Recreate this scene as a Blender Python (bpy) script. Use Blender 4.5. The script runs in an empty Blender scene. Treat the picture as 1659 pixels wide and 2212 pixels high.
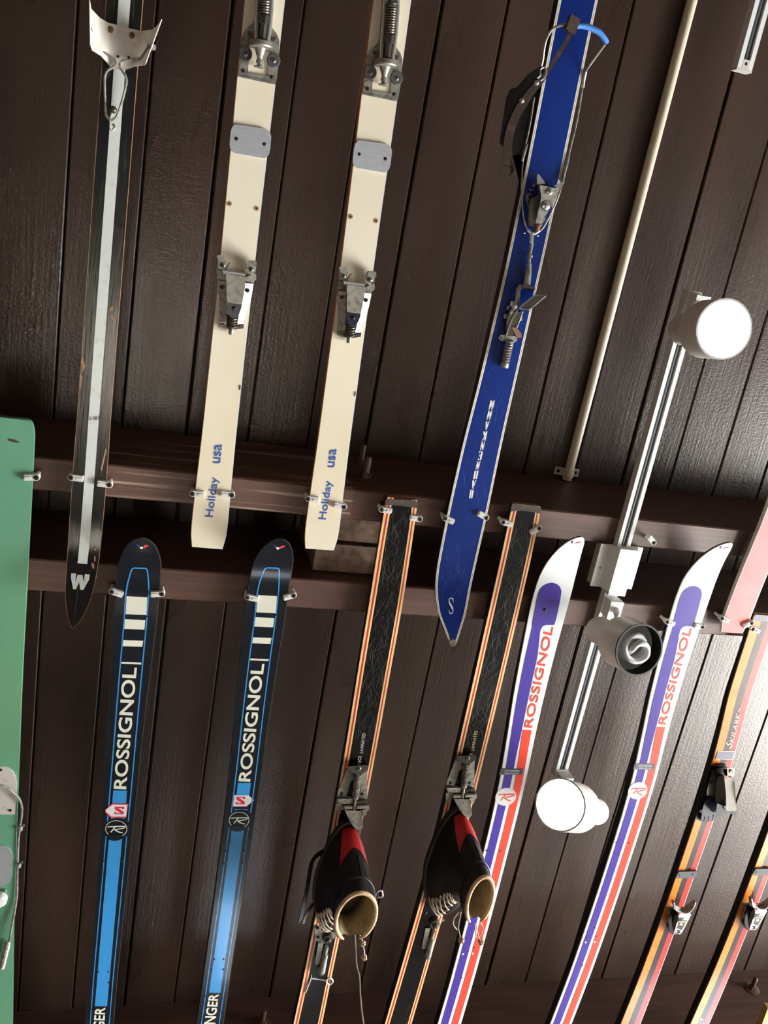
import bpy, bmesh, math, random
from mathutils import Vector, Matrix
random.seed(7)
PI = math.pi
scene = bpy.context.scene
COL = scene.collection

# ------------------------------------------------------------------ camera
ZC = 1.45                      # camera height above the floor (m)
F = 1846.56                    # focal length in pixels of the 1659 x 2212 frame
RM = ((0.9598210254, -0.1741181880, -0.2200601185),
      (0.0935964755, 0.9379498471, -0.3339008597),
      (0.2645435671, 0.2998882141, 0.9165608328))   # rows: camera right, down, forward in world axes
cam_d = bpy.data.cameras.new('camera'); cam = bpy.data.objects.new('camera', cam_d); COL.objects.link(cam)
cam_d.sensor_fit = 'VERTICAL'; cam_d.sensor_height = 24.0; cam_d.lens = F/2212*24.0
cam_d.clip_start = 0.02
r, d, f = (Vector(v) for v in RM)
m = Matrix.Identity(4)
for i in range(3):
    m[i][0] = r[i]; m[i][1] = -d[i]; m[i][2] = -f[i]
m[2][3] = ZC
cam.matrix_world = m
scene.camera = cam

# ------------------------------------------------------------------ light and exposure
scene.view_settings.view_transform = 'Standard'; scene.view_settings.look = 'None'
scene.view_settings.gamma = 1.0; scene.view_settings.use_curve_mapping = False
scene.view_settings.exposure = 0.95
scene.cycles.use_denoising = True
scene.cycles.max_bounces = 8
scene.cycles.sample_clamp_indirect = 6.0
world = bpy.data.worlds.new('sky'); scene.world = world; world.use_nodes = True
world.node_tree.nodes['Background'].inputs[0].default_value = (0.80, 0.90, 1.0, 1)
world.node_tree.nodes['Background'].inputs[1].default_value = 2.0
XR, XL, YB, YF = 6.0, -1.7, -2.4, 4.2      # inner faces of the four walls
def sun(energy, rot, angle):
    l = bpy.data.lights.new('sun', 'SUN'); l.energy = energy; l.angle = math.radians(angle); l.color = (1.0, 0.95, 0.87)
    o = bpy.data.objects.new('sun', l); COL.objects.link(o); o.rotation_euler = rot; o.location = (6, 1, 6)
sun(54.0, (0, math.radians(40), 0), 0.6)
def window_light(name, loc, rot, sx, sy, power, color):
    l = bpy.data.lights.new(name, 'AREA'); l.shape = 'RECTANGLE'; l.size = sx; l.size_y = sy; l.energy = power; l.color = color
    o = bpy.data.objects.new(name, l); COL.objects.link(o); o.location = loc; o.rotation_euler = rot
window_light('daylight', (XR+0.06, 2.15, 1.2), (0, math.radians(90), 0), 1.75, 3.4, 470, (0.93, 0.97, 1.0))
window_light('daylight', (.83, YF+0.06, 0.53), (math.radians(-90), 0, 0), 0.4, .9, 2.4, (0.92, 0.95, 1.0))
window_light('daylight', (3.95, YF+0.06, 2.0), (math.radians(-90), 0, 0), 2.0, 1.3, 12, (0.9, 0.95, 1.0))
def spot(loc, to, watt, deg, color):     # added unseen light without a fixture; brightens the floor patch for board sheen
    l = bpy.data.lights.new('sheen_spot', 'SPOT'); l.energy = watt; l.spot_size = math.radians(deg); l.spot_blend = .5; l.color = color; l.shadow_soft_size = .04
    o = bpy.data.objects.new('sheen_spot', l); COL.objects.link(o); o.location = loc
    o.rotation_euler = (Vector(to)-Vector(loc)).to_track_quat('-Z', 'Y').to_euler()
spot((1.03, -0.95, 2.9), (0.0, 0.82, 0.0), 4200, 12.5, (1.0, 0.92, 0.8))

# ------------------------------------------------------------------ pixel -> world on a plane at a height
def ray(px, py):
    dx, dy = (px-829.5)/F, (py-1106.0)/F
    return Vector((RM[0][i]*dx + RM[1][i]*dy + RM[2][i] for i in range(3)))
def at(px, py, z):             # z metres above the camera
    w = ray(px, py)
    return Vector((w.x/w.z*z, w.y/w.z*z, z+ZC))
def atY(px, py, Y):            # on the vertical plane y = Y
    w = ray(px, py); k = Y/w.y
    return Vector((w.x*k, Y, w.z*k+ZC))
def crop(x0, y0, k): return lambda x, y, *h: (x0+x/k, y0+y/k) + tuple(h)

ZD, ZU, ZS = 1.94, 1.65, 1.622     # above camera: ceiling boards, beam undersides, ski tops

# ------------------------------------------------------------------ materials
MATS = {}
def lin(c):
    return tuple(((v/255)/12.92 if v/255 <= .04045 else ((v/255+.055)/1.055)**2.4) for v in c)
def mat(name, rgb, rough=.5, metal=0, coat=0, bump=None, var=None, emit=None, spec=.5, scratch=None, trans=0):
    """bump=(scale xyz, strength); var=(scale xyz, second colour, low, high); scratch=(colour, amount)"""
    M = bpy.data.materials.new(name); M.use_nodes = True; nt = M.node_tree; N = nt.nodes; L = nt.links
    b = N['Principled BSDF']
    b.inputs['Base Color'].default_value = lin(rgb)+(1,); b.inputs['Roughness'].default_value = rough
    b.inputs['Metallic'].default_value = metal; b.inputs['Coat Weight'].default_value = coat
    b.inputs['Coat Roughness'].default_value = .08; b.inputs['Specular IOR Level'].default_value = spec
    b.inputs['Transmission Weight'].default_value = trans
    tc = N.new('ShaderNodeTexCoord')
    def noise(scale, detail=4, rot=0):
        mp = N.new('ShaderNodeMapping'); mp.inputs['Scale'].default_value = scale; mp.inputs['Rotation'].default_value = (0, 0, rot)
        n = N.new('ShaderNodeTexNoise'); n.inputs['Scale'].default_value = 1; n.inputs['Detail'].default_value = detail
        L.new(tc.outputs['Object'], mp.inputs[0]); L.new(mp.outputs[0], n.inputs['Vector']); return n
    col = None
    if var:
        n = noise(var[0]); rp = N.new('ShaderNodeMapRange'); rp.inputs[1].default_value = var[2]; rp.inputs[2].default_value = var[3]
        L.new(n.outputs[0], rp.inputs[0])
        mx = N.new('ShaderNodeMix'); mx.data_type = 'RGBA'
        mx.inputs['A'].default_value = lin(rgb)+(1,); mx.inputs['B'].default_value = lin(var[1])+(1,)
        L.new(rp.outputs[0], mx.inputs['Factor']); col = mx.outputs['Result']
    if scratch:
        tot = None
        for i, (sc, rot) in enumerate((((9, 260, 1), .5), ((240, 8, 1), .35), ((12, 300, 1), -.8), ((200, 10, 1), 1.0))):
            n = noise(sc, 1, rot)
            mm = N.new('ShaderNodeMath'); mm.operation = 'SUBTRACT'; mm.inputs[1].default_value = .5; L.new(n.outputs[0], mm.inputs[0])
            ab = N.new('ShaderNodeMath'); ab.operation = 'ABSOLUTE'; L.new(mm.outputs[0], ab.inputs[0])
            rp = N.new('ShaderNodeMapRange'); rp.inputs[1].default_value = .012; rp.inputs[2].default_value = 0; L.new(ab.outputs[0], rp.inputs[0])
            k = noise((14, 9, 1), 2, i*1.3); kr = N.new('ShaderNodeMapRange'); kr.inputs[1].default_value = .54; kr.inputs[2].default_value = .66; L.new(k.outputs[0], kr.inputs[0])
            mu = N.new('ShaderNodeMath'); mu.operation = 'MULTIPLY'; L.new(rp.outputs[0], mu.inputs[0]); L.new(kr.outputs[0], mu.inputs[1])
            if tot is None: tot = mu.outputs[0]
            else:
                a = N.new('ShaderNodeMath'); a.operation = 'MAXIMUM'; L.new(tot, a.inputs[0]); L.new(mu.outputs[0], a.inputs[1]); tot = a.outputs[0]
        sc = N.new('ShaderNodeMath'); sc.operation = 'MULTIPLY'; sc.inputs[1].default_value = scratch[1]; L.new(tot, sc.inputs[0])
        mx = N.new('ShaderNodeMix'); mx.data_type = 'RGBA'
        if col: L.new(col, mx.inputs['A'])
        else: mx.inputs['A'].default_value = lin(rgb)+(1,)
        mx.inputs['B'].default_value = lin(scratch[0])+(1,); L.new(sc.outputs[0], mx.inputs['Factor']); col = mx.outputs['Result']
    if col: L.new(col, b.inputs['Base Color'])
    if bump:
        n = noise(bump[0], 3); bp = N.new('ShaderNodeBump'); bp.inputs['Strength'].default_value = bump[1]; bp.inputs['Distance'].default_value = .002
        L.new(n.outputs[0], bp.inputs['Height']); L.new(bp.outputs[0], b.inputs['Normal'])
    if emit:
        b.inputs['Emission Color'].default_value = emit[0]+(1,); b.inputs['Emission Strength'].default_value = emit[1]
    MATS[name] = M; return M

def boards_material():
    """dark brown painted boards: grain along y, brush texture, a few knots"""
    M = bpy.data.materials.new('painted_boards'); M.use_nodes = True; nt = M.node_tree; N = nt.nodes; L = nt.links
    b = N['Principled BSDF']; tc = N.new('ShaderNodeTexCoord')
    def noise(scale, detail=3, dist=0):
        mp = N.new('ShaderNodeMapping'); mp.inputs['Scale'].default_value = scale
        n = N.new('ShaderNodeTexNoise'); n.inputs['Scale'].default_value = 1; n.inputs['Detail'].default_value = detail; n.inputs['Distortion'].default_value = dist
        L.new(tc.outputs['Object'], mp.inputs[0]); L.new(mp.outputs[0], n.inputs['Vector']); return n.outputs[0]
    def math_(op, a, c):
        x = N.new('ShaderNodeMath'); x.operation = op
        for i, v in enumerate((a, c)):
            if hasattr(v, 'is_output'): L.new(v, x.inputs[i])
            else: x.inputs[i].default_value = v
        return x.outputs[0]
    def rng(v, a, c, o0, o1):
        x = N.new('ShaderNodeMapRange'); x.interpolation_type = 'SMOOTHSTEP'
        for i, k in enumerate((a, c, o0, o1)): x.inputs[i+1].default_value = k
        L.new(v, x.inputs[0]); return x.outputs[0]
    tone = noise((5.2, .9, 1), 2)
    mx = N.new('ShaderNodeMix'); mx.data_type = 'RGBA'
    mx.inputs['A'].default_value = lin((48, 35, 28))+(1,); mx.inputs['B'].default_value = lin((62, 47, 39))+(1,)
    L.new(rng(tone, .3, .7, 0, 1), mx.inputs['Factor'])
    mp = N.new('ShaderNodeMapping'); mp.inputs['Scale'].default_value = (3.0, 1.9, 1); L.new(tc.outputs['Object'], mp.inputs[0])
    vo = N.new('ShaderNodeTexVoronoi'); vo.inputs['Scale'].default_value = 1; vo.inputs['Randomness'].default_value = 1; L.new(mp.outputs[0], vo.inputs['Vector'])
    knot = rng(vo.outputs['Distance'], .055, .02, 0, 1)
    ring = math_('MULTIPLY', math_('SINE', math_('MULTIPLY', vo.outputs['Distance'], 260.0), 0), knot)
    mk = N.new('ShaderNodeMix'); mk.data_type = 'RGBA'; L.new(mx.outputs['Result'], mk.inputs['A']); mk.inputs['B'].default_value = lin((44, 32, 27))+(1,)
    L.new(math_('MULTIPLY', knot, .35), mk.inputs['Factor']); L.new(mk.outputs['Result'], b.inputs['Base Color'])
    grain = noise((150, 5, 1), 3, .4); peel = noise((150, 150, 150), 3); brush = noise((40, 260, 1), 2)
    where = rng(noise((6, 1.6, 1), 1), .42, .62, 0, 1)
    h = math_('ADD', math_('MULTIPLY', grain, .5), math_('MULTIPLY', peel, .55))
    h = math_('ADD', h, math_('MULTIPLY', math_('MULTIPLY', brush, where), .45))
    h = math_('ADD', h, math_('MULTIPLY', ring, .2))
    bp = N.new('ShaderNodeBump'); bp.inputs['Strength'].default_value = .42; bp.inputs['Distance'].default_value = .0022
    L.new(h, bp.inputs['Height']); L.new(bp.outputs[0], b.inputs['Normal'])
    L.new(rng(noise((7, 2.2, 1), 3), .3, .7, .26, .33), b.inputs['Roughness'])
    MATS['boards'] = M
boards_material()
mat('seam', (10, 7, 6), .9)
mat('beam', (92, 64, 54), .42, bump=((3, 110, 110), .35), var=((2.5, 70, 70), (72, 50, 42), .35, .7))
mat('beam_ribbed', (94, 68, 58), .4, bump=((2, 95, 60), .9), var=((1.5, 95, 60), (176, 150, 134), .55, .64))
mat('end_grain', (150, 124, 104), .75, bump=((60, 60, 60), .5), var=((50, 50, 50), (104, 82, 68), .3, .7))
mat('floor', (86, 80, 74), .6, var=((3, 3, 3), (98, 92, 84), .35, .65), bump=((40, 40, 40), .1))
mat('floor_bounce', (222, 219, 214), .6, bump=((40, 40, 40), .1))
mat('plaster', (84, 68, 58), .8, bump=((30, 30, 30), .2))
mat('white_paint', (226, 224, 218), .4)
mat('enamel', (228, 228, 224), .32)
mat('enamel_warm', (205, 200, 190), .4)
mat('groove', (104, 108, 110), .45, metal=.3)
mat('black_plastic', (17, 17, 18), .5)
mat('conduit', (214, 204, 178), .3)
mat('clip', (238, 236, 228), .25, trans=.1)
mat('screw', (120, 118, 112), .35, metal=.9)
mat('screw_dark', (50, 46, 42), .45, metal=.8)
mat('slot', (18, 17, 16), .8)
mat('steel', (182, 180, 172), .34, metal=.65, var=((120, 120, 120), (130, 126, 116), .4, .7))
mat('steel_bright', (214, 213, 208), .2, metal=.75)
mat('steel_dull', (156, 153, 142), .45, metal=.45, var=((90, 90, 90), (112, 106, 92), .42, .68))
mat('steel_dark', (84, 80, 72), .35, metal=.6)
mat('aluminium', (206, 210, 214), .45, metal=.6, var=((60, 300, 60), (196, 200, 205), .4, .65))
mat('pale_metal', (222, 216, 204), .4, metal=.2, var=((50, 50, 50), (188, 178, 160), .55, .75))
mat('brass', (170, 138, 88), .35, metal=.9)
mat('rubber', (68, 66, 68), .6)
mat('rust', (122, 88, 60), .6, metal=.4)
mat('navy_plastic', (30, 30, 48), .3)
mat('blue_plastic', (70, 130, 205), .4)
mat('leather_black', (20, 16, 14), .42, bump=((160, 160, 160), .3), spec=.35)
mat('leather_brown', (58, 42, 34), .65, bump=((120, 120, 120), .4), var=((60, 60, 60), (88, 68, 54), .55, .75))
mat('leather_red', (176, 28, 30), .38, bump=((160, 160, 160), .2))
mat('leather_tan', (206, 176, 138), .55, var=((50, 50, 50), (160, 124, 84), .45, .75))
mat('lining', (158, 138, 102), .8, var=((40, 40, 40), (112, 94, 66), .45, .75))
mat('sole', (40, 32, 27), .6)
mat('lace', (190, 172, 150), .8)
mat('pom', (186, 158, 130), .95)
mat('cord', (98, 84, 72), .8)
# ski paint
mat('wood_edge', (176, 132, 96), .5, var=((8, 60, 60), (150, 108, 72), .4, .7))
mat('black_ski', (24, 23, 23), .24, coat=.3, bump=((300, 14, 1), .25), var=((160, 9, 1), (58, 55, 52), .58, .72))
mat('stripe_white', (226, 230, 222), .25, coat=.3, var=((60, 60, 1), (206, 208, 198), .55, .75))
mat('cream', (248, 238, 212), .3, coat=.2, var=((5, 2, 1), (243, 227, 194), .4, .75))
mat('cream_edge', (176, 130, 84), .5)
mat('edge_white', (236, 234, 226), .3)
mat('letter_blue', (52, 92, 170), .4)
mat('ski_blue', (13, 36, 104), .2, coat=.2, var=((6, 3, 1), (20, 48, 120), .4, .7))
mat('ski_white', (240, 240, 236), .2, coat=.3)
mat('ivory', (232, 222, 196), .3)
mat('edge_dark', (66, 60, 54), .4)
mat('side_black', (12, 10, 9), .45)
mat('ski_ink', (19, 23, 30), .24, coat=.2)
mat('cyan', (56, 144, 208), .25, coat=.3)
mat('light_ivory', (238, 236, 216), .3)
mat('ski_black', (13, 13, 14), .2, coat=.2)
mat('scratch', (104, 102, 98), .5)
mat('scratch_blue', (84, 104, 170), .5)
mat('laminate_cream', (238, 208, 148), .35, var=((60, 20, 1), (226, 186, 122), .45, .7))
mat('laminate_red', (190, 44, 32), .35)
mat('ski_purple', (74, 58, 150), .25, coat=.2)
mat('ski_red', (240, 78, 58), .28, coat=.2)
mat('ski_orange', (226, 132, 40), .24, coat=.1, var=((8, 30, 1), (214, 118, 34), .4, .7))
mat('ski_brown', (52, 38, 38), .24, coat=.1)
mat('ski_scarlet', (208, 50, 42), .24, coat=.1)
mat('ski_pink', (236, 96, 92), .4, var=((5, 9, 1), (228, 84, 82), .4, .7))
mat('ski_green', (98, 158, 130), .35, coat=.1, var=((3, 2, 1), (104, 154, 116), .35, .65))
mat('plate_grey', (84, 82, 92), .4, metal=.3)
mat('sticker_white', (236, 234, 232), .4)
mat('sticker_red', (206, 40, 56), .4)
mat('flag_blue', (44, 44, 100), .4)
mat('flag_red', (214, 62, 50), .4)
mat('lamp_glow', (255, 240, 215), .5, emit=((1.0, .80, .52), 22.0))
mat('bulb_white', (236, 236, 234), .25)
mat('reflector', (232, 234, 232), .3)
mat('ochre', (170, 140, 70), .4)

# ------------------------------------------------------------------ mesh builder
def v3(p): return p if isinstance(p, Vector) else Vector(p)
class MB:
    def __init__(s, mat): s.V, s.Fc, s.M, s.m, s.cut = [], [], [], mat, []
    def add(s, verts, faces, mat=None):
        o = len(s.V); s.cut.append((o, len(s.Fc))); s.V += [v3(v) for v in verts]
        for f in faces: s.Fc.append([i+o for i in f]); s.M.append(mat or s.m)
        return s
    def box(s, lo, hi, mat=None):
        x0, y0, z0 = lo; x1, y1, z1 = hi
        return s.add([(x0,y0,z0),(x1,y0,z0),(x1,y1,z0),(x0,y1,z0),(x0,y0,z1),(x1,y0,z1),(x1,y1,z1),(x0,y1,z1)],
              [(0,3,2,1),(4,5,6,7),(0,1,5,4),(1,2,6,5),(2,3,7,6),(3,0,4,7)], mat)
    def obox(s, c, ax, ay, az, mat=None):       # oriented box from centre and half-axis vectors
        c = v3(c); P = [c+i*ax+j*ay+k*az for k in (-1,1) for j in (-1,1) for i in (-1,1)]
        return s.add(P, [(0,2,3,1),(4,5,7,6),(0,1,5,4),(1,3,7,5),(3,2,6,7),(2,0,4,6)], mat)
    def hull(s, A, B, mat=None):                # two matching closed rings joined, both ends capped
        n = len(A)
        return s.add(list(A)+list(B), [list(range(n))[::-1], [n+i for i in range(n)]] + [(i, (i+1)%n, n+(i+1)%n, n+i) for i in range(n)], mat)
    def loft(s, rings, caps=(True, True), closed=True, mat=None):
        n = len(rings[0]); fs = []
        for k in range(len(rings)-1):
            for i in range(n if closed else n-1):
                j = (i+1) % n; fs.append((k*n+i, k*n+j, (k+1)*n+j, (k+1)*n+i))
        if caps[0]: fs.append(list(range(n))[::-1])
        if caps[1]: fs.append([(len(rings)-1)*n+i for i in range(n)])
        return s.add([p for r in rings for p in r], fs, mat)
    def tube(s, pts, rad, n=8, closed=False, mat=None, caps=True):
        pts = [v3(p) for p in pts]; N = len(pts); rings = []; ref = None
        rad = rad if isinstance(rad, (list, tuple)) else [rad]*N
        for i, p in enumerate(pts):
            if closed: t = pts[(i+1) % N]-pts[i-1]
            else: t = pts[min(i+1, N-1)]-pts[max(i-1, 0)]
            t = t.normalized() if t.length > 1e-9 else Vector((0,0,1))
            if ref is None: ref = t.orthogonal().normalized()
            ref = ref-t*ref.dot(t); ref = ref.normalized() if ref.length > 1e-6 else t.orthogonal().normalized()
            b = t.cross(ref)
            rings.append([p+rad[i]*(math.cos(a)*ref+math.sin(a)*b) for a in (2*PI*k/n for k in range(n))])
        if closed: rings.append(rings[0]); caps = False
        return s.loft(rings, (caps, caps), True, mat)
    def lathe(s, c, axis, prof, n=24, mat=None, caps=(True, True)):   # prof: (distance along axis, radius)
        c = v3(c); a = v3(axis).normalized(); u = a.orthogonal().normalized(); w = a.cross(u)
        return s.loft([[c+a*d+rr*(math.cos(t)*u+math.sin(t)*w) for t in (2*PI*k/n for k in range(n))] for d, rr in prof], caps, True, mat)
    def ball(s, c, r, mat=None, jitter=0, n=12):
        c = v3(c); rings = []
        for i in range(1, n):
            th = PI*i/n; rings.append([c+r*(1+random.uniform(-jitter, jitter))*Vector((math.sin(th)*math.cos(p), math.sin(th)*math.sin(p), math.cos(th))) for p in (2*PI*k/(n+4) for k in range(n+4))])
        return s.loft(rings, (True, True), True, mat)
    def helix(s, a, b, R, turns, wire, mat=None, R2=None, per=12):
        a, b = v3(a), v3(b); t = (b-a).normalized(); u = t.orthogonal().normalized(); w = t.cross(u); N = int(turns*per); R2 = R2 or R
        return s.tube([a+(b-a)*i/N+(R+(R2-R)*i/N)*(math.cos(2*PI*i/per)*u+math.sin(2*PI*i/per)*w) for i in range(N+1)], wire, 6, mat=mat)
    def pieces(s, name, parent, sets=None):      # one object for every shape added, or for each set of them
        ends = s.cut[1:]+[(len(s.V), len(s.Fc))]; sets = sets or [[i] for i in range(len(s.cut))]; out = []
        for grp in sets:
            q = MB(s.m)
            for i in grp:
                (v0, f0), (v1, f1) = s.cut[i], ends[i]; o = len(q.V)
                q.V += s.V[v0:v1]; q.Fc += [[k-v0+o for k in f_] for f_ in s.Fc[f0:f1]]; q.M += s.M[f0:f1]
            out.append(q.build(name, parent))
        return out[0]
    def build(s, name, parent=None, loc=None, smooth=38, recalc=True):
        me = bpy.data.meshes.new(name)
        if parent is not None:
            rt = parent
            while rt.parent: rt = rt.parent
            o0 = rt.location.copy()
        elif loc is not None: o0 = v3(loc)
        else:
            o0 = Vector((sum(v[i] for v in s.V)/len(s.V) for i in range(3)))
        me.from_pydata([v-o0 for v in s.V], [], s.Fc)
        names = []
        for x in s.M:
            if x not in names: names.append(x)
        for x in names: me.materials.append(MATS[x])
        for p, x in zip(me.polygons, s.M): p.material_index = names.index(x)
        bm = bmesh.new(); bm.from_mesh(me)
        if recalc: bmesh.ops.recalc_face_normals(bm, faces=bm.faces)
        bm.to_mesh(me); bm.free()
        for p in me.polygons: p.use_smooth = True
        me.set_sharp_from_angle(angle=math.radians(smooth))
        o = bpy.data.objects.new(name, me); COL.objects.link(o)
        if parent is None: o.location = o0
        else: o.parent = parent; 
        return o
def tag(o, label=None, cat=None, group=None, kind=None):
    for k, x in (('label', label), ('category', cat), ('group', group), ('kind', kind)):
        if x: o[k] = x
    return o
def thing(name, label, cat, loc, group=None):
    o = bpy.data.objects.new(name, None); COL.objects.link(o); o.location = loc; o.empty_display_size = .05
    return tag(o, label, cat, group)
def struct(mb, name): return tag(mb.build(name), kind='structure')
def copy_tree(o, parent=None, skip=()):
    c = o.copy(); COL.objects.link(c)
    if parent: c.parent = parent
    for ch in list(o.children):
        if ch.name.split('.')[0] not in skip: copy_tree(ch, c, skip)
    return c

# ------------------------------------------------------------------ the room
SEAMS = [-.113-.0725*i for i in range(12, 0, -1)] + [-.113, -.039, .0336, .1055, .177, .2495, .3215, .3930, .4655, .538, .6092, .681, .7524, .825] + [.825+.0725*i for i in range(1, 36)]
SEAMS = [x*ZD for x in SEAMS]
GAPS = {14: .0062, 17: .006, 13: .0035, 15: .003, 16: .0018, 18: .004, 19: .003, 20: .004, 22: .0065, 23: .002, 24: .003}
mb = MB('boards')
zb = ZD+ZC
for i in range(len(SEAMS)-1):
    g0, g1 = GAPS.get(i, .0035)/2, GAPS.get(i+1, .0035)/2
    x0, x1 = SEAMS[i]+g0, SEAMS[i+1]-g1; c = .0025
    prof = [(x0, zb+.02), (x0, zb+c), (x0+c, zb), (x1-c, zb), (x1, zb+c), (x1, zb+.02)]
    mb.hull([(x, YB-.1, z) for x, z in prof], [(x, YF+.1, z) for x, z in prof])
mb.box((SEAMS[0], YB-.1, zb+.012), (SEAMS[-1], YF+.1, zb+.03), 'seam')
struct(mb, 'ceiling')
def beam(name, y0, y1, m='beam', ribbed=None):
    mb = MB(m); z0, z1 = ZU+ZC, zb; c = .003
    prof = [(y0, z1), (y0, z0+c), (y0+c, z0), (y1-c, z0), (y1, z0+c), (y1, z1)]
    if ribbed:
        xs = [XL, ribbed[0], ribbed[1], XR]
        for i in range(3):
            mb.hull([(xs[i], y, z) for y, z in prof], [(xs[i+1], y, z) for y, z in prof], 'beam_ribbed' if i == 1 else m)
    else: mb.hull([(XL, y, z) for y, z in prof], [(XR, y, z) for y, z in prof])
    return struct(mb, name)
beam('trim_1', .498, .564, ribbed=(-.1, .405)); beam('trim_2', .706, .774)
beam('trim_3', 2.194, 2.26); beam('trim_4', 2.40, 2.468)
beam('trim_5', -1.36, -1.294); beam('trim_6', -1.152, -1.084)
# two sawn timber ends wedged between the pair of beams
mb = MB('end_grain'); mb.box((.355, .640, 1.70+ZC), (.505, .704, zb)); struct(mb, 'trim_7')
mb = MB('end_grain'); mb.box((.392, .566, 1.705+ZC), (.515, .632, zb)); struct(mb, 'trim_8')
mb = MB('floor'); mb.box((XL-.2, YB-.2, -.1), (XR+.2, YF+.2, 0)); mb.box((4.1, 1.0, -.02), (XR, YF, .004), 'floor_bounce'); mb.box((-.30, .34, -.02), (.30, 1.28, .004), 'floor_bounce'); struct(mb, 'floor')  # pale patches added out of view to bounce light and put sheen on the boards
def wall_x(name, x0, x1, holes):       # a wall across x with openings (y0, y1, z0, z1), none overlapping in y
    mb = MB('plaster'); y = YB-.2
    for (a, b, z0, z1) in sorted(holes):
        mb.box((x0, y, 0), (x1, a, zb)); mb.box((x0, a, 0), (x1, b, z0)); mb.box((x0, a, z1), (x1, b, zb)); y = b
    mb.box((x0, y, 0), (x1, YF+.2, zb)); struct(mb, name)
W1 = (.4, 3.9, .3, 2.1)
wall_x('wall_right', XR, XR+.12, [W1]); wall_x('wall_left', XL-.12, XL, [])
mb = MB('plaster'); mb.box((XL-.12, YB-.12, 0), (XR+.12, YB, zb)); struct(mb, 'wall_back')
W3 = (.6, 1.06, .05, 1.0)
mb = MB('plaster'); W4 = (2.9, 5.0, 1.3, 2.7)
mb.box((XL-.12, YF, 0), (W3[0], YF+.12, zb)); mb.box((W3[1], YF, 0), (W4[0], YF+.12, zb)); mb.box((W4[1], YF, 0), (XR+.12, YF+.12, zb))
mb.box((W4[0], YF, 0), (W4[1], YF+.12, W4[2])); mb.box((W4[0], YF, W4[3]), (W4[1], YF+.12, zb))
mb.box((W3[0], YF, 0), (W3[1], YF+.12, W3[2])); mb.box((W3[0], YF, W3[3]), (W3[1], YF+.12, zb)); struct(mb, 'wall_front')
for k, w in enumerate((W1,)):
    mb = MB('white_paint'); a, b, z0, z1 = w; x0, x1 = XR+.02, XR+.07; t = .04
    mb.box((x0, a, z0), (x1, a+t, z1)); mb.box((x0, b-t, z0), (x1, b, z1)); mb.box((x0, a+t, z0), (x1, b-t, z0+t)); mb.box((x0, a+t, z1-t), (x1, b-t, z1))
    if k == 0:
        for j in (1, 2): yy = a+(b-a)*j/3; mb.box((x0, yy-.02, z0+t), (x1, yy+.02, z1-t))
    struct(mb, 'window_%d' % (k+1))
for k, w in enumerate((W3, W4)):
  mb = MB('white_paint'); a, b, z0, z1 = w; t = .04
  mb.box((a, YF+.02, z0), (a+t, YF+.07, z1)); mb.box((b-t, YF+.02, z0), (b, YF+.07, z1)); mb.box((a+t, YF+.02, z0), (b-t, YF+.07, z0+t)); mb.box((a+t, YF+.02, z1-t), (b-t, YF+.07, z1)); struct(mb, 'window_%d' % (k+2))

# ------------------------------------------------------------------ skis
def pchip(tab):
    xs = [p[0] for p in tab]; ys = [p[1] for p in tab]; n = len(xs)
    dl = [(ys[i+1]-ys[i])/(xs[i+1]-xs[i]) for i in range(n-1)]
    sl = [dl[0]] + [0 if dl[i-1]*dl[i] <= 0 else 2*dl[i-1]*dl[i]/(dl[i-1]+dl[i]) for i in range(1, n-1)] + [dl[-1]]
    def fn(x):
        if x <= xs[0]: return ys[0]
        if x >= xs[-1]: return ys[-1]
        i = max(k for k in range(n-1) if xs[k] <= x); h = xs[i+1]-xs[i]; t = (x-xs[i])/h
        return (2*t**3-3*t*t+1)*ys[i]+(t**3-2*t*t+t)*h*sl[i]+(-2*t**3+3*t*t)*ys[i+1]+(t**3-t*t)*h*sl[i+1]
    return fn
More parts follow.
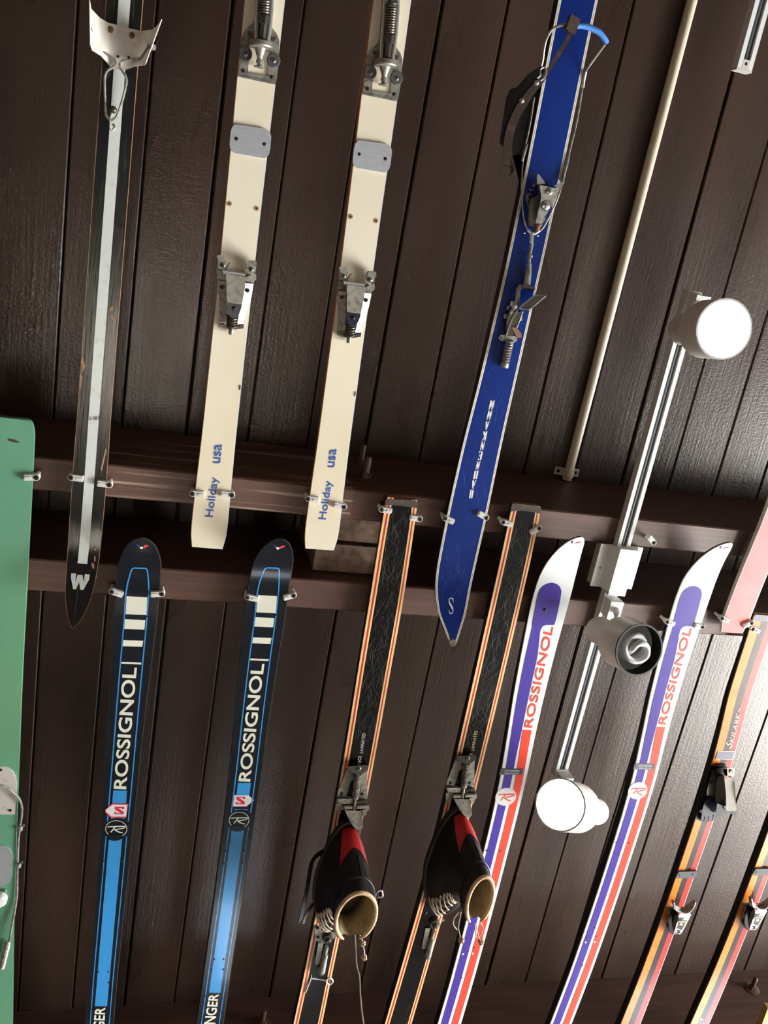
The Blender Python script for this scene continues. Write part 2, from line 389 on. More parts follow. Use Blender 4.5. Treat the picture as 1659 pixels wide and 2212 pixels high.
# apparent coordinates (a, y): where the point seems to lie on the plane ZS above the camera
def app(px, py): p = at(px, py, ZS); return p.x, p.y
class Ski:
    def __init__(s, xtab, wtab, drop, y0, y1, T=.026, Ttab=None):
        s.xc = pchip(xtab); s.w = pchip(wtab); s.dr = pchip(drop); s.y0, s.y1, s.T = y0, y1, pchip(Ttab) if Ttab else (lambda y: T)
    def z(s, ya): return ZS-s.dr(ya)
    def surf(s, xa, ya, h=0):
        z = s.z(ya); k = z/ZS
        return Vector((xa*k, ya*k, z-h+ZC))
    def px(s, px, py, h=0): return at(px, py, s.z(app(px, py)[1])-h)
    def pts(s, L, h=None): return [s.px(p[0], p[1], h if h is not None else p[2]) for p in L]
    def body(s, parent, cols, side='side_black', lam='ivory', stations=None, name='ski_body', cap=None, cap_mat=None):
        """cols(half width) -> (list of t bounds, list of materials)"""
        N = 110; ys = stations or [s.y0+(s.y1-s.y0)*i/N for i in range(N+1)]
        ys = sorted(set(ys + [s.y0+(s.y1-s.y0)*k for k in (.002, .005, .01, .016, .023, .031, .97, .98, .988, .994, .998)]))
        mb = MB('ivory'); rows = []
        for y in ys:
            hw = max(s.w(y)/2, .0004); b, ms = cols(hw); xc = s.xc(y); z = s.z(y); k = z/ZS; T = s.T(y)
            top = [s.surf(xc+t, y) for t in b]
            l, rr = top[0], top[-1]
            low = [rr+Vector((0,0,.0035)), rr+Vector((-.0005,0,T)), l+Vector((.0005,0,T)), l+Vector((0,0,.0035))]
            rows.append((top+low, ms, y))
        n = len(rows[0][0]); nt = n-4
        V = [p for r_ in rows for p in r_[0]]; fs, fm = [], []
        for i in range(len(rows)-1):
            for j in range(n):
                j2 = (j+1) % n; fs.append((i*n+j, i*n+j2, (i+1)*n+j2, (i+1)*n+j))
                if j < nt-1:
                    mm = rows[i][1][j]
                    if cap and cap(rows[i][2]): mm = cap_mat
                elif j == nt-1 or j == n-1: mm = lam
                elif j == nt+1: mm = 'side_black'
                else: mm = side
                fm.append(mm)
        for f_, m_ in zip(fs, fm): mb.Fc.append(list(f_)); mb.M.append(m_)
        mb.V = V
        mb.Fc.append(list(range(n))[::-1]); mb.M.append(lam); mb.Fc.append([(len(rows)-1)*n+i for i in range(n)]); mb.M.append(lam)
        s.mb = mb; s.parent = parent; s.name = name; return mb
    # artwork printed on the top face, joined to the body mesh
    def poly(s, L, m, h=.0005): P = s.pts(L, h); s.mb.add(P, [list(range(len(P)))], m)
    def strip(s, A, B, m, h=.0005, n=24):        # between two px polylines A and B with two points each
        P = []
        for i in range(n+1):
            t = i/n
            for Q in (A, B): P.append(s.px(Q[0][0]+(Q[1][0]-Q[0][0])*t, Q[0][1]+(Q[1][1]-Q[0][1])*t, h))
        s.mb.add(P, [(2*i, 2*i+1, 2*i+3, 2*i+2) for i in range(n)], m)
    def band(s, ya, yb, t0, t1, m, h=.0005, n=60):
        P = []
        for i in range(n+1):
            y = ya+(yb-ya)*i/n; xc = s.xc(y)
            for t in (t0, t1): P.append(s.surf(xc+(t(y) if callable(t) else t), y, h))
        s.mb.add(P, [(2*i, 2*i+1, 2*i+3, 2*i+2) for i in range(n)], m)
    def line(s, L, wd, m, h=.0006, closed=False):   # a ribbon of width wd along px points
        A = [Vector(app(*p[:2])) for p in L]; N = len(A); P = []
        for i, p in enumerate(A):
            q0, q1 = (A[i-1], A[(i+1) % N]) if closed else (A[max(i-1, 0)], A[min(i+1, N-1)])
            t = (q1-q0).normalized(); nn = Vector((-t.y, t.x)); ww = wd[i] if isinstance(wd, (list, tuple)) else wd
            for sg in (-.5, .5): q = p+nn*ww*sg; P.append(s.surf(q.x, q.y, h))
        s.mb.add(P, [(2*i, 2*i+1, (2*i+3) % (2*N), (2*i+2) % (2*N)) for i in range(N if closed else N-1)], m)
    def disc(s, c, rp, m, h=.0006, ry=None, n=28):
        P = [s.px(c[0]+rp*math.cos(2*PI*i/n), c[1]+(ry or rp)*math.sin(2*PI*i/n), h) for i in range(n)]; s.mb.add(P, [list(range(n))], m)
    def ell(s, c, a, b, m, h=.0006, wd=None, n=36, rot=0):      # ellipse of vectors in px
        L = [(c[0]+a*math.cos(2*PI*i/n)*math.cos(rot)-b*math.sin(2*PI*i/n)*math.sin(rot), c[1]+a*math.cos(2*PI*i/n)*math.sin(rot)+b*math.sin(2*PI*i/n)*math.cos(rot)) for i in range(n)]
        if wd: s.line(L, wd, m, h, True)
        else: s.poly(L, m, h)
    def uv(s, corners, V, Fs, m, h=.0007):   # map unit square onto four px corners (start-base, start-top, end-base, end-top)
        a, b, c, d_ = (Vector(app(*p)) for p in corners)
        P = []
        for u, w in V:
            q = (a*(1-w)+b*w)*(1-u)+(c*(1-w)+d_*w)*u; P.append(s.surf(q.x, q.y, h))
        s.mb.add(P, Fs, m)
    def text(s, body, corners, m, bold=0, shear=0, space=1, h=.0007):
        V, Fs = text_mesh(body, bold, shear, space); s.uv(corners, V, Fs, m, h)
    def strokes(s, corners, lines, wd, m, h=.0007):     # stroke letters in the unit square; wd relative to the square (u,w)
        for L in lines:
            w0 = wd if not isinstance(L[0], (int, float)) else L[0]
            pts = L if not isinstance(L[0], (int, float)) else L[1]
            a, b, c, d_ = (Vector(app(*p)) for p in corners)
            Q = [(a*(1-w)+b*w)*(1-u)+(c*(1-w)+d_*w)*u for u, w in pts]; N = len(Q); P = []
            for i, p in enumerate(Q):
                t = (Q[min(i+1, N-1)]-Q[max(i-1, 0)]).normalized(); nn = Vector((-t.y, t.x))
                for sg in (-.5, .5): q = p+nn*w0*sg; P.append(s.surf(q.x, q.y, h))
            s.mb.add(P, [(2*i, 2*i+1, 2*i+3, 2*i+2) for i in range(N-1)], m)
    def scratches(s, n, ya, yb, m, wd=.00028, ln=.05, seed=1):
        rn = random.Random(seed)
        for i in range(n):
            y = rn.uniform(ya, yb); hw = s.w(y)/2-.013; t = rn.uniform(-hw, hw); a = rn.gauss(0, .5); L = rn.uniform(.2, 1)**2*ln*1.2+.006; b = rn.uniform(-.12, .12); P = []
            for j in range(4):
                u = L*(j/3-.5); yy = y+u*math.cos(a+b*j/3); tt = max(-hw, min(hw, t+u*math.sin(a+b*j/3))); xx = s.xc(yy)+tt
                for sg in (-.5, .5): P.append(s.surf(xx+sg*wd*math.sin(PI*(j+.6)/4.2), yy, .0005))
            s.mb.add(P, [(2*j, 2*j+1, 2*j+3, 2*j+2) for j in range(3)], m)
    def done(s): return s.mb.build(s.name, s.parent, recalc=True)
_tc = {}
def text_mesh(body, bold=0, shear=0, space=1):
    key = (body, bold, shear, space)
    if key in _tc: return _tc[key]
    cu = bpy.data.curves.new('t', 'FONT'); cu.body = body; cu.size = 1; cu.offset = bold; cu.shear = shear; cu.space_character = space; cu.resolution_u = 6
    o = bpy.data.objects.new('t', cu); COL.objects.link(o); bpy.context.view_layer.update()
    me = o.evaluated_get(bpy.context.evaluated_depsgraph_get()).to_mesh()
    V = [(v.co.x, v.co.y) for v in me.vertices]; Fs = [list(p.vertices) for p in me.polygons]
    bpy.data.objects.remove(o); bpy.data.curves.remove(cu)
    x0, x1 = min(v[0] for v in V), max(v[0] for v in V); y0, y1 = min(v[1] for v in V), max(v[1] for v in V)
    _tc[key] = ([((x-x0)/(x1-x0), (y-y0)/(y1-y0)) for x, y in V], Fs); return _tc[key]
# 3-D fittings traced on a ski: S.px gives points at a height h above its top face
def slab(S, L, h0, h1, mb, mat=None):            # px outline raised from h0 to h1
    return mb.hull([S.px(p[0], p[1], h0) for p in L], [S.px(p[0], p[1], p[2] if len(p) > 2 else h1) for p in L], mat)
def slab_d(S, L, h0, h1, mb, mat=None):          # same, but a straight-sided block (sides vertical in the room)
    top = [S.px(p[0], p[1], h1) for p in L]; return mb.hull([p+Vector((0, 0, h1-h0)) for p in top], top, mat)
def screw_mb(S, c, rp, h, m='screw', cross=True, th=.0025):
    p = S.px(c[0], c[1], h); R = (S.px(c[0]+rp, c[1], h)-p).length; mb = MB(m)
    mb.lathe(p+Vector((0,0,th)), (0,0,-1), [(0, R), (th*.6, R), (th, R*.72), (th*1.15, .0002)], 16)
    z = Vector((0,0,-th*1.2)); q = p+Vector((0,0,th))+z; w = R*.13
    a = random.uniform(0, PI)
    for t in ((a, a+PI/2) if cross else (a,)):
        u = Vector((math.cos(t), math.sin(t), 0)); n = Vector((-u.y, u.x, 0)); mb.obox(q, u*R*.6, n*w, Vector((0,0,.0004)), 'slot')
    return mb
def screw(S, c, rp, h, parent, m='screw', cross=True, name='screw'): return screw_mb(S, c, rp, h, m, cross).build(name, parent)
FLAT = [(-3, 0), (3, 0)]
CAMBER = [(y, k*ZS) for y, k in ((.70, 0), (.8, .003), (.9445, .008), (1.07, .0155), (1.2, .025), (1.34, .029), (1.56, .030), (1.79, .028), (1.97, .022), (2.16, .012), (2.4, 0))]
def with_tip(tab, tip):   # merge a tip turn-up into a drop table
    return sorted([t for t in tab if t[0] > tip[-1][0] or t[0] < tip[0][0]]+tip)

# --- black ski with a white stripe and a letter W (toe iron at the top of the frame)
S = SW = Ski([(-.8,-.1135),(-.29,-.1133),(.12,-.1128),(.41,-.1128),(.51,-.1125),(.63,-.1125),(.6955,-.1138),(.748,-.1160),(.7885,-.1185),(.815,-.1205),(.830,-.1222),(.838,-.1232)],
     [(-.8,.056),(-.29,.056),(.12,.058),(.41,.0595),(.51,.0615),(.63,.0612),(.6955,.0585),(.748,.0535),(.7885,.041),(.815,.026),(.830,.012),(.838,.0008)],
     [(-3,0),(.60,0),(.66,.006),(.72,.027),(.78,.056),(.838,.088)], -.9, .838, Ttab=[(-1,.02),(.4,.016),(.7,.009),(.84,.006)])
T = thing('ski', 'narrow black wooden ski with a white centre stripe and a W at its tip', 'ski', S.surf(-.1128, .0))
S.body(T, lambda h: ([-h, -h+.0008, h-.0008, h], ['wood_edge', 'black_ski', 'wood_edge']), side='wood_edge', lam='wood_edge')
S.band(-.9, app(173, 1217)[1], -.0092, .0088, 'stripe_white')
c = crop(130, 1180, 11.64)
S.poly([c(*p) for p in ((280,680),(400,685),(382,905),(440,718),(560,722),(590,905),(620,700),(745,712),(730,830),(585,1095),(500,1090),(478,900),(395,1085),(325,1080),(268,780))], 'stripe_white')
for L in (((790,415),(850,430),(860,560),(820,560),(790,490)), ((840,95),(880,25),(905,120)), ((850,260),(890,240),(885,380),(860,390))): S.poly([c(*p) for p in L], 'wood_edge')
c5 = crop(0, 500, 2.9625)
for L in (((705,485),(728,480),(722,505),(700,512)), ((706,540),(716,535),(738,570),(720,565)), ((520,780),(545,860),(530,905),(522,850)), ((645,1520),(675,1390),(682,1400),(652,1535)), ((512,900),(524,930),(516,1010),(508,980))): S.poly([c5(*p) for p in L], 'wood_edge')
S.text('190 R', [c5(634,1178), c5(632,1204), c5(570,1184), c5(568,1208)], 'screw_dark')
S.done()
c = crop(180, 0, 7.372)
Tp = [(95,-60,.052),(130,140,.036),(265,285,.013),(400,362,.004),(545,400,.003),(690,440,.003),(920,492,.006),(1100,470,.018),(1200,385,.034),(1245,305,.046)]
Bt = [(108,700,.046),(145,805,.032),(290,895,.013),(440,1065,.004),(545,1110,.003),(640,1120,.003),(800,1055,.007),(905,1040,.014),(965,1035,.025),(990,1005,.036)]
mb = MB('pale_metal'); rings = []
for k in range(9):
    t = k/8; rings.append([S.px(*c(a[0]+(b[0]-a[0])*t, a[1]+(b[1]-a[1])*t), a[2]+(b[2]-a[2])*t+.0005) for a, b in zip(Tp, Bt)])
th = Vector((0, 0, .0018))
mb.loft([r_+[p+th+Vector((.0012 if i > 5 else -.0012, 0, 0)) for i, p in reversed(list(enumerate(r_)))] for r_ in rings], (True, True))
iron = mb.build('toe_iron', T, smooth=50)
for q in ((428,465),(775,563)): screw(S, c(*q), 7.2, .006, iron, 'rust', False, 'rivet')
mb = MB('slot')
for q in ((385,828),(550,898),(722,915)):
    p = S.px(*c(*q), .0052); mb.lathe(p, (0,0,-1), [(0,.0022),(.0004,.0021)], 10)
mb.pieces('rivet_hole', iron)
W_ = [(118,450,.040),(150,560,.024),(205,705,.015),(270,795,.011),(400,880,.009),(490,950,.009),(522,1005,.009),(495,1055,.009),(390,1120,.009),(350,1185,.009),(338,1300,.009),(345,1600,.008),(355,1800,.008),(385,1880,.008),(440,1912,.008),(500,1890,.008),(545,1820,.008),(610,1630,.008),(665,1420,.009),(688,1290,.009),(665,1200,.009),(600,1100,.009),(580,1040,.009),(600,985,.009),(660,962,.009),(800,945,.011),(900,918,.014),(965,830,.018),(1030,725,.026)]
def smooth_path(P, k=4):
    out = []
    for i in range(len(P)-1):
        p0, p1, p2, p3 = P[max(i-1,0)], P[i], P[i+1], P[min(i+2, len(P)-1)]
        for j in range(k):
            t = j/k; out.append(.5*((2*p1)+(p2-p0)*t+(2*p0-5*p1+4*p2-p3)*t*t+(3*p1-p0-3*p2+p3)*t**3))
    return out+[P[-1]]
MB('steel').tube(smooth_path([S.px(*c(*q[:2]), q[2]) for q in W_]), .0021, 8).build('wire_bail', T)
mb = MB('steel_dark'); mb.ball(S.px(*c(475,1745), .010), .0062); mb.build('ball_catch', T)
mb = MB('steel'); mb.tube(smooth_path([S.px(*c(*q[:2]), q[2]) for q in ((455,1800,.012),(425,1880,.013),(425,1970,.012),(430,2040,.008),(470,2070,.006),(500,2020,.005),(470,1975,.004))]), .0018, 7); mb.build('hook', T)
mb = MB('steel_bright'); mb.lathe(S.px(*c(1060,740), .030), (1,0,0), [(-.002,.004),(.006,.005),(.009,.004),(.01,.0002)], 14); mb.build('side_knob', iron)

# --- cream skis with blue lettering, a pair
S = SH = Ski([(-.8,.0990),(-.336,.1057),(.08,.1120),(.372,.1160),(.527,.1180),(.6186,.1195),(.6425,.1197)],
     [(-.8,.0655),(-.336,.0655),(.08,.0625),(.372,.064),(.527,.0685),(.59,.0705),(.615,.0690),(.632,.0640),(.6425,.0605)], FLAT, -.9, .6425, Ttab=[(-1,.024),(.2,.018),(.65,.011)])
T = TH = thing('ski', 'cream ski with blue lettering, the one next to the white-striped black ski', 'ski', S.surf(.1197, .6425), 'pair of cream skis')
S.body(T, lambda h: ([-h, -h+.0009, h-.0022, h], ['cream_edge', 'cream', 'edge_white']), side='cream_edge', lam='cream_edge')
c = crop(0, 900, 2.9625)
S.text('Holiday', [c(1378,645), c(1312,640), c(1412,390), c(1348,385)], 'letter_blue', .012)
S.text('usa', [c(1410,300), c(1364,297), c(1422,178), c(1374,175)], 'letter_blue', .012)
c = crop(400, 0, 2.9625)
for q in ((283,1303),(457,1334)): S.disc(c(*q), 5.5, 'cream_edge', .0005); S.disc(c(*q), 2.3, 'slot', .0008)
S.poly([(517,832),(520,832),(519,842),(516,843)], 'slot', .0009)
S.done()
def holiday_fittings(S, T):
    c = crop(500, 0, 11.057)
    outer = [c(*p) for p in ((165,1815),(180,1600),(205,1545),(262,1495),(210,1410),(215,1150),(240,900),(330,720),(450,620),(520,540),(555,400),(590,-700),(1000,-700),(965,200),(945,555),(990,690),(1085,810),(1145,960),(1140,1200),(1125,1560),(1085,1880),(1050,2015))]
    inner = [c(*p) for p in ((395,1735),(440,1100),(920,1190),(870,1815))]
    mb = MB('steel_dull')
    ring = outer+[outer[0]]+[inner[0]]+inner[1:]+[inner[0]]
    b0 = crop(500,0,11.057)(600,1905)
    loop = [b0]+outer[::-1][0:]+[]  # bottom centre, then round the outside
    poly = [b0]+list(reversed(outer))+[b0, inner[0]]+inner[1:]+[inner[0]]
    # two halves keep the opening clean
    left = [c(600,1905)]+outer[:12]+[c(780,-700), c(760,1050), inner[1], inner[0], c(600,1775)]
    right = [c(600,1775), inner[3], inner[2], c(760,1050), c(780,-700)]+outer[12:]+[c(600,1905)]
    slab_d(S, left, -.001, .003, mb); slab_d(S, right, -.001, .003, mb)
    slab_d(S, [c(*p) for p in ((165,1790),(1050,1985),(1045,2020),(165,1830))], .001, .0042, mb)
    plate = mb.build('toe_plate', T)
    for q in ((330,1290),(1005,1440)):
        p = S.px(*c(*q), .003); mb = MB('rubber'); mb.lathe(p, (0,0,-1), [(0,.0112),(.0035,.0112),(.0045,.0102),(.0045,.002)], 24); w = mb.build('washer', T)
        screw(S, c(*q), 5.4, .0085, w)
    for q in ((965,1845),(280,1690)): screw(S, c(*q), 4.2, .0042, plate, 'screw_dark')
    mb = MB('slot')
    for q in ((440,800),(990,925)):
        p = S.px(*c(*q), .0033); mb.obox(p, Vector((.0034,.0006,0)), Vector((-.0006,.0034,0)), Vector((0,0,.0003)), 'steel_dark')
    mb.pieces('square_hole', plate)
    mb = MB('steel_bright')
    for P, rr in ((((640,-420),(625,100),(600,500),(600,930)), .0040), (((975,-420),(950,200),(915,600),(865,980)), .0042)):
        mb.tube([S.px(*c(*p), .010) for p in P], rr, 10)
    mb.tube(smooth_path([S.px(*c(*p), .010) for p in ((640,-420),(680,-520),(820,-560),(930,-520),(975,-420))]), .0045, 10)
    mb.build('spring_housing', T)
    ax0, ax1 = S.px(*c(700,960), .013), S.px(*c(672,1560), .013); axd = (ax1-ax0).normalized(); Ln = (ax1-ax0).length
    mb = MB('steel_dull'); mb.lathe(ax0, axd, [(0,.013),(.002,.019),(.006,.0195),(.0085,.021),(.011,.020),(.012,.0112)], 26)
    cup = mb.build('pivot_disc', T)
    mb = MB('steel'); mb.lathe(ax0, axd, [(.0115,.0105),(.016,.0085),(.025,.0052),(.029,.0048),(.030,.0064),(.034,.0064),(.035,.0045),(.038,.0048),(.0392,.0095),(.0412,.0095),(.042,.0045),(Ln,.0044)], 20); mb.build('toe_pin', T)
    mb = MB('steel_dark'); mb.helix(S.px(*c(812,-430), .013), S.px(*c(770,350), .013), .0085, 12, .0021); mb.build('spring', T)
    n0, n1 = S.px(*c(772,360), .014), S.px(*c(735,820), .013)
    mb = MB('steel_dark'); mb.lathe(n0, n1-n0, [(0,.0088),(.0005,.0092),(.013,.0092),(.0135,.0064),(.034,.006),(.036,.003),(.046,.0028)], 6); mb.build('adjusting_nut', T)
    # foot plate
    c = crop(400, 0, 2.9625); R = []
    for (x, y), (ux, uy), (wx, wy) in (((318,800),(30,5),(-5,30)), ((530,828),(-8,28),(-30,-6)), ((520,1012),(-28,-5),(4,-28)), ((300,975),(8,-28),(30,6))): pass
    R = [c(*p) for p in ((322,795),(505,822),(530,832),(545,850),(551,876),(545,950),(538,985),(526,1003),(508,1014),(318,980),(297,966),(287,945),(285,920),(291,845),(300,815))]
    mb = MB('aluminium'); slab_d(S, R, -.001, .004, mb); fp = mb.build('foot_plate', T)
    for q in ((328,888),(507,922)): screw(S, c(*q), 5.0, .0042, fp, 'screw_dark')
    # heel unit
    c = crop(440, 530, 10.533)
    mb = MB('steel'); slab_d(S, [c(*p) for p in ((292,560),(318,780),(298,1020),(345,1200),(333,1780),(352,1850),(560,1910),(880,1885),(918,1790),(1090,1175),(1140,870),(1165,700),(930,660),(520,560))], -.001, .003, mb); base = mb.build('heel_plate', T)
    mb = MB('steel')
    slab(S, [c(*p, h) for p, h in (((325,790),.012),((505,830),.016),((525,1700),.014),((440,1745),.010),((345,1740),.008),((352,1200),.008),((305,1020),.008))], .002, .012, mb)
    slab(S, [c(*p, h) for p, h in (((955,860),.016),((1130,880),.010),((1085,1170),.008),((900,1790),.008),((765,1790),.012),((800,1600),.014),((880,1280),.015))], .002, .012, mb)
    mb.pieces('side_rail', T)
    mb = MB('steel_dull'); slab(S, [c(*p) for p in ((508,650),(975,725),(925,1050),(872,1345),(530,1300))], .012, .021, mb); mb.build('heel_tread', T)
    mb = MB('navy_plastic'); slab(S, [c(*p) for p in ((522,1298),(872,1345),(855,1430),(820,1530),(760,1610),(690,1640),(610,1620),(545,1560),(525,1450))], .010, .021, mb); capo = mb.build('release_cap', T)
    screw(S, c(690,1440), 5, .0225, capo, 'screw_dark')
    mb = MB('steel_dark'); mb.helix(S.px(*c(650,1590), .011), S.px(*c(648,1880), .010), .0088, 5, .0019); mb.build('spring', T)
    mb = MB('steel_dark'); slab(S, [c(*p) for p in ((335,1780),(440,1800),(520,1830),(740,1850),(915,1800),(905,1890),(690,1920),(560,1910),(350,1840))], .002, .010, mb); mb.build('end_bar', T)
    a, b = S.px(*c(630,1890), .008), S.px(*c(622,2030), .008)
    mb = MB('steel_dull'); mb.lathe(a, b-a, [(0,.0050),((b-a).length-.001,.0050),((b-a).length,.0042)], 14); mb.build('adjusting_rod', T)
    mb = MB('steel_bright'); mb.tube([S.px(*c(*p), .020) for p in ((430,575),(935,655))], .0022, 8); mb.tube([S.px(*c(*p), .018) for p in ((440,620),(945,700))], .0024, 8); mb.build('hinge_pin', T)
    for blk, sc, bk in ((((298,250),(335,222),(470,228),(500,250),(522,385),(440,395),(330,345)), (430,450), ((330,345),(522,385),(520,500),(500,560),(420,560),(320,520))),
                    (((1005,380),(1030,332),(1150,345),(1205,380),(1212,470),(1180,490),(985,460)), (1080,545), ((985,460),(1195,490),(1190,600),(1160,640),(1000,620),(950,560)))):
        mb = MB('steel_dull'); slab(S, [c(*p) for p in blk], .006, .026, mb); slab(S, [c(*p) for p in bk], .004, .014, mb, 'steel'); j = mb.build('heel_jaw', T)
        screw(S, c(*sc), 5.6, .018, j)
    mb = MB('steel_dark'); slab(S, [c(*p) for p in ((310,530),(440,590),(500,690),(490,800),(420,810),(410,720),(310,710))], .004, .016, mb); slab(S, [c(*p) for p in ((965,720),(1190,640),(1200,760),(1140,830),(1060,800),(975,780))], .004, .015, mb, 'steel'); mb.pieces('hinge_lug', T)
    for q in ((415,955),(1000,1030)): screw(S, c(*q), 4.6, .017, T, 'screw_dark')
    mb = MB('steel_dark'); mb.tube([S.px(*c(*p), h) for p, h in (((500,575),.02),((545,470),.024),((590,392),.03))], .0009, 6); mb.tube([S.px(*c(*p), h) for p, h in (((955,660),.02),((930,560),.024),((888,440),.03))], .0009, 6); mb.pieces('torsion_wire', T)
holiday_fittings(S, T)
T2 = copy_tree(T); T2.location = Ski.surf(S, .3467, .6254); T2.rotation_euler.z = -.0150
tag(T2, 'cream ski with blue lettering, the one nearer the royal blue ski')

# --- blue ski with cable binding
S = SB = Ski([(-.8,.6480),(-.4585,.6492),(-.2,.654),(-.01,.656),(.208,.6535),(.40,.6500),(.524,.6503),(.634,.651),(.678,.6530),(.744,.6632),(.789,.6743),(.829,.6839)],
     [(-.8,.073),(-.01,.073),(.208,.0772),(.40,.0853),(.524,.0885),(.634,.0868),(.678,.0832),(.744,.0671),(.789,.0388),(.822,.016),(.829,.008)],
     [(-3,0),(.60,0),(.66,.005),(.72,.023),(.78,.050),(.829,.076)], -.9, .829, Ttab=[(-1,.024),(0,.026),(.45,.017),(.7,.010),(.83,.007)])
T = TB = thing('ski', 'royal blue ski edged with white lines, with a cable binding and brown leather strap', 'ski', S.surf(.655, 0))
S.body(T, lambda h: ([-h, -h+.0023, -h+.0031, -h+.0050, max(h-.0050, -h+.0050), max(h-.0031, -h+.005), max(h-.0023, -h+.005), h] if h > .006 else [-h, -h*.7, -h*.5, -h*.2, h*.2, h*.5, h*.7, h], ['ivory', 'edge_dark', 'ski_white', 'ski_blue', 'ski_white', 'edge_dark', 'ivory']), side='side_black', lam='ivory')
# serif capitals as strokes in a unit box: wide strokes (wd) and thin ones
SERIF = {
 'H': [(.30,[(.22,0),(.22,1)]),(.30,[(.78,0),(.78,1)]),(.08,[(.22,.5),(.78,.5)]),(.05,[(0,.02),(.45,.02)]),(.05,[(.55,.02),(1,.02)]),(.05,[(0,.98),(.45,.98)]),(.05,[(.55,.98),(1,.98)])],
 'A': [(.12,[(.18,0),(.48,1)]),(.32,[(.46,1),(.82,0)]),(.08,[(.28,.33),(.68,.33)]),(.05,[(0,.02),(.36,.02)]),(.05,[(.6,.02),(1,.02)])],
 'N': [(.12,[(.15,0),(.15,1)]),(.34,[(.16,.97),(.84,.03)]),(.12,[(.85,0),(.85,1)]),(.05,[(0,.02),(.32,.02)]),(.05,[(0,.98),(.3,.98)]),(.05,[(.68,.98),(1,.98)])],
 'E': [(.32,[(.24,0),(.24,1)]),(.06,[(.05,.03),(.95,.03)]),(.06,[(.05,.97),(.92,.97)]),(.07,[(.3,.5),(.7,.5)]),(.07,[(.93,0),(.93,.24)]),(.07,[(.9,.78),(.9,1)]),(.07,[(.7,.38),(.7,.62)])],
 'K': [(.30,[(.22,0),(.22,1)]),(.10,[(.3,.42),(.85,1)]),(.30,[(.45,.56),(.85,0)]),(.05,[(0,.02),(.45,.02)]),(.05,[(0,.98),(.45,.98)]),(.05,[(.62,.98),(1,.98)]),(.05,[(.6,.02),(1,.02)])],
 'M': [(.10,[(.12,0),(.12,1)]),(.26,[(.16,1),(.48,.08)]),(.10,[(.5,.04),(.8,1)]),(.26,[(.85,0),(.85,1)]),(.05,[(0,.02),(.28,.02)]),(.05,[(.64,.02),(1,.02)]),(.05,[(0,.98),(.3,.98)]),(.05,[(.7,.98),(1,.98)])],
 'S': [(.05,[(.93,.72),(.93,.92)]),(.16,[(.92,.86),(.75,.97),(.5,.985),(.28,.95),(.15,.84),(.16,.72),(.3,.62)]),(.30,[(.22,.7),(.36,.57),(.6,.45),(.78,.32)]),(.16,[(.76,.38),(.86,.24),(.8,.1),(.6,.02),(.4,.02),(.2,.06),(.08,.16)]),(.05,[(.07,.06),(.07,.3)])],
}
c = crop(980, 850, 9.217)
LET = [('H',(300,370,2085),(405,330,1912)), ('A',(345,412,1895),(455,372,1722)), ('H',(382,462,1703),(496,412,1535)), ('N',(428,496,1515),(536,460,1345)),
       ('E',(478,548,1322),(584,505,1150)), ('N',(518,592,1125),(626,548,955)), ('K',(556,636,932),(672,592,752)), ('A',(610,680,728),(720,640,552)), ('M',(646,730,528),(770,690,345)), ('M',(694,778,332),(820,730,140))]
for ch, (l0, r0, yb), (r1, l1, yt) in LET:     # printed upside down: letter foot towards the top of the frame
    cs = [c(r1, yt), c(r0, yb), c(l1, yt), c(l0, yb)]
    wd = (Vector(app(*cs[0]))-Vector(app(*cs[2]))).length
    S.strokes(cs, [((w*1.05+.07)*wd, p) for w, p in SERIF[ch]], 0, 'ski_white')
c = crop(930, 1220, 12.29); cs = [c(612,870), c(612,1300), c(465,870), c(490,1300)]
wd = (Vector(app(*cs[0]))-Vector(app(*cs[2]))).length
S.strokes(cs, [(w*wd, p) for w, p in SERIF['S']], 0, 'ski_white')
c = crop(1070, 320, 9.217)
S.text('SE', [c(800,715), c(790,775), c(728,708), c(720,765)], 'ivory'); S.text('OP', [c(772,815), c(766,850), c(680,803), c(672,845)], 'ivory')
S.scratches(60, .2, .74, 'scratch_blue', seed=8); S.done()
mb = MB('steel_dull'); c = crop(930, 1220, 12.29)
slab(S, [c(*p) for p in ((595,1965),(650,2020),(715,2060),(650,2165),(540,2170),(500,2080),(540,2030))], -.002, .0012, mb)
S.mb = MB('edge_dark'); tp = mb.build('tip_guard', T)
S.text('2', [c(575,2145), c(575,2075), c(625,2140), c(625,2065)], 'edge_dark', h=.0016); S.mb.build('stamped_mark', tp)
# toe unit
c = crop(1070, 320, 9.217)
mb = MB('steel_dull'); slab_d(S, [c(*p) for p in ((612,945),(640,905),(690,892),(725,915),(738,960),(710,1010),(690,1060),(700,1200),(1010,1400),(900,1580),(690,1548),(655,1530),(660,1200),(645,1100),(615,1010))], -.001, .003, mb); bp = mb.build('toe_plate', T)
screw(S, c(678,972), 5.4, .005, bp)
mb = MB('steel')
slab(S, [c(*p, h) for p, h in (((880,728),.036),((1280,818),.036),((1200,1010),.034),((1095,1200),.031),((1010,1330),.028),((900,1545),.021),((800,1500),.021),((845,1290),.028),((915,980),.034))], .003, .03, mb)
slab(S, [c(*p) for p in ((838,720),(880,728),(915,980),(845,1290),(800,1500),(690,1545),(668,1400),(675,1150),(700,1010),(835,945))], .003, .022, mb, 'steel_dark')
body = mb.build('toe_unit', T)
screw(S, c(1085,862), 6.4, .0385, body, 'steel_bright', False)
p = S.px(*c(1008,1140), .033); mb = MB('steel_bright'); mb.lathe(p, (0,0,-1), [(0,.0082),(.0006,.0082),(.0022,.005),(.003,.0002)], 20); mb.lathe(p, (0,0,-1), [(0,.0092),(.0004,.0092)], 20, 'slot'); mb.build('centre_dome', body)
mb = MB('steel_bright')
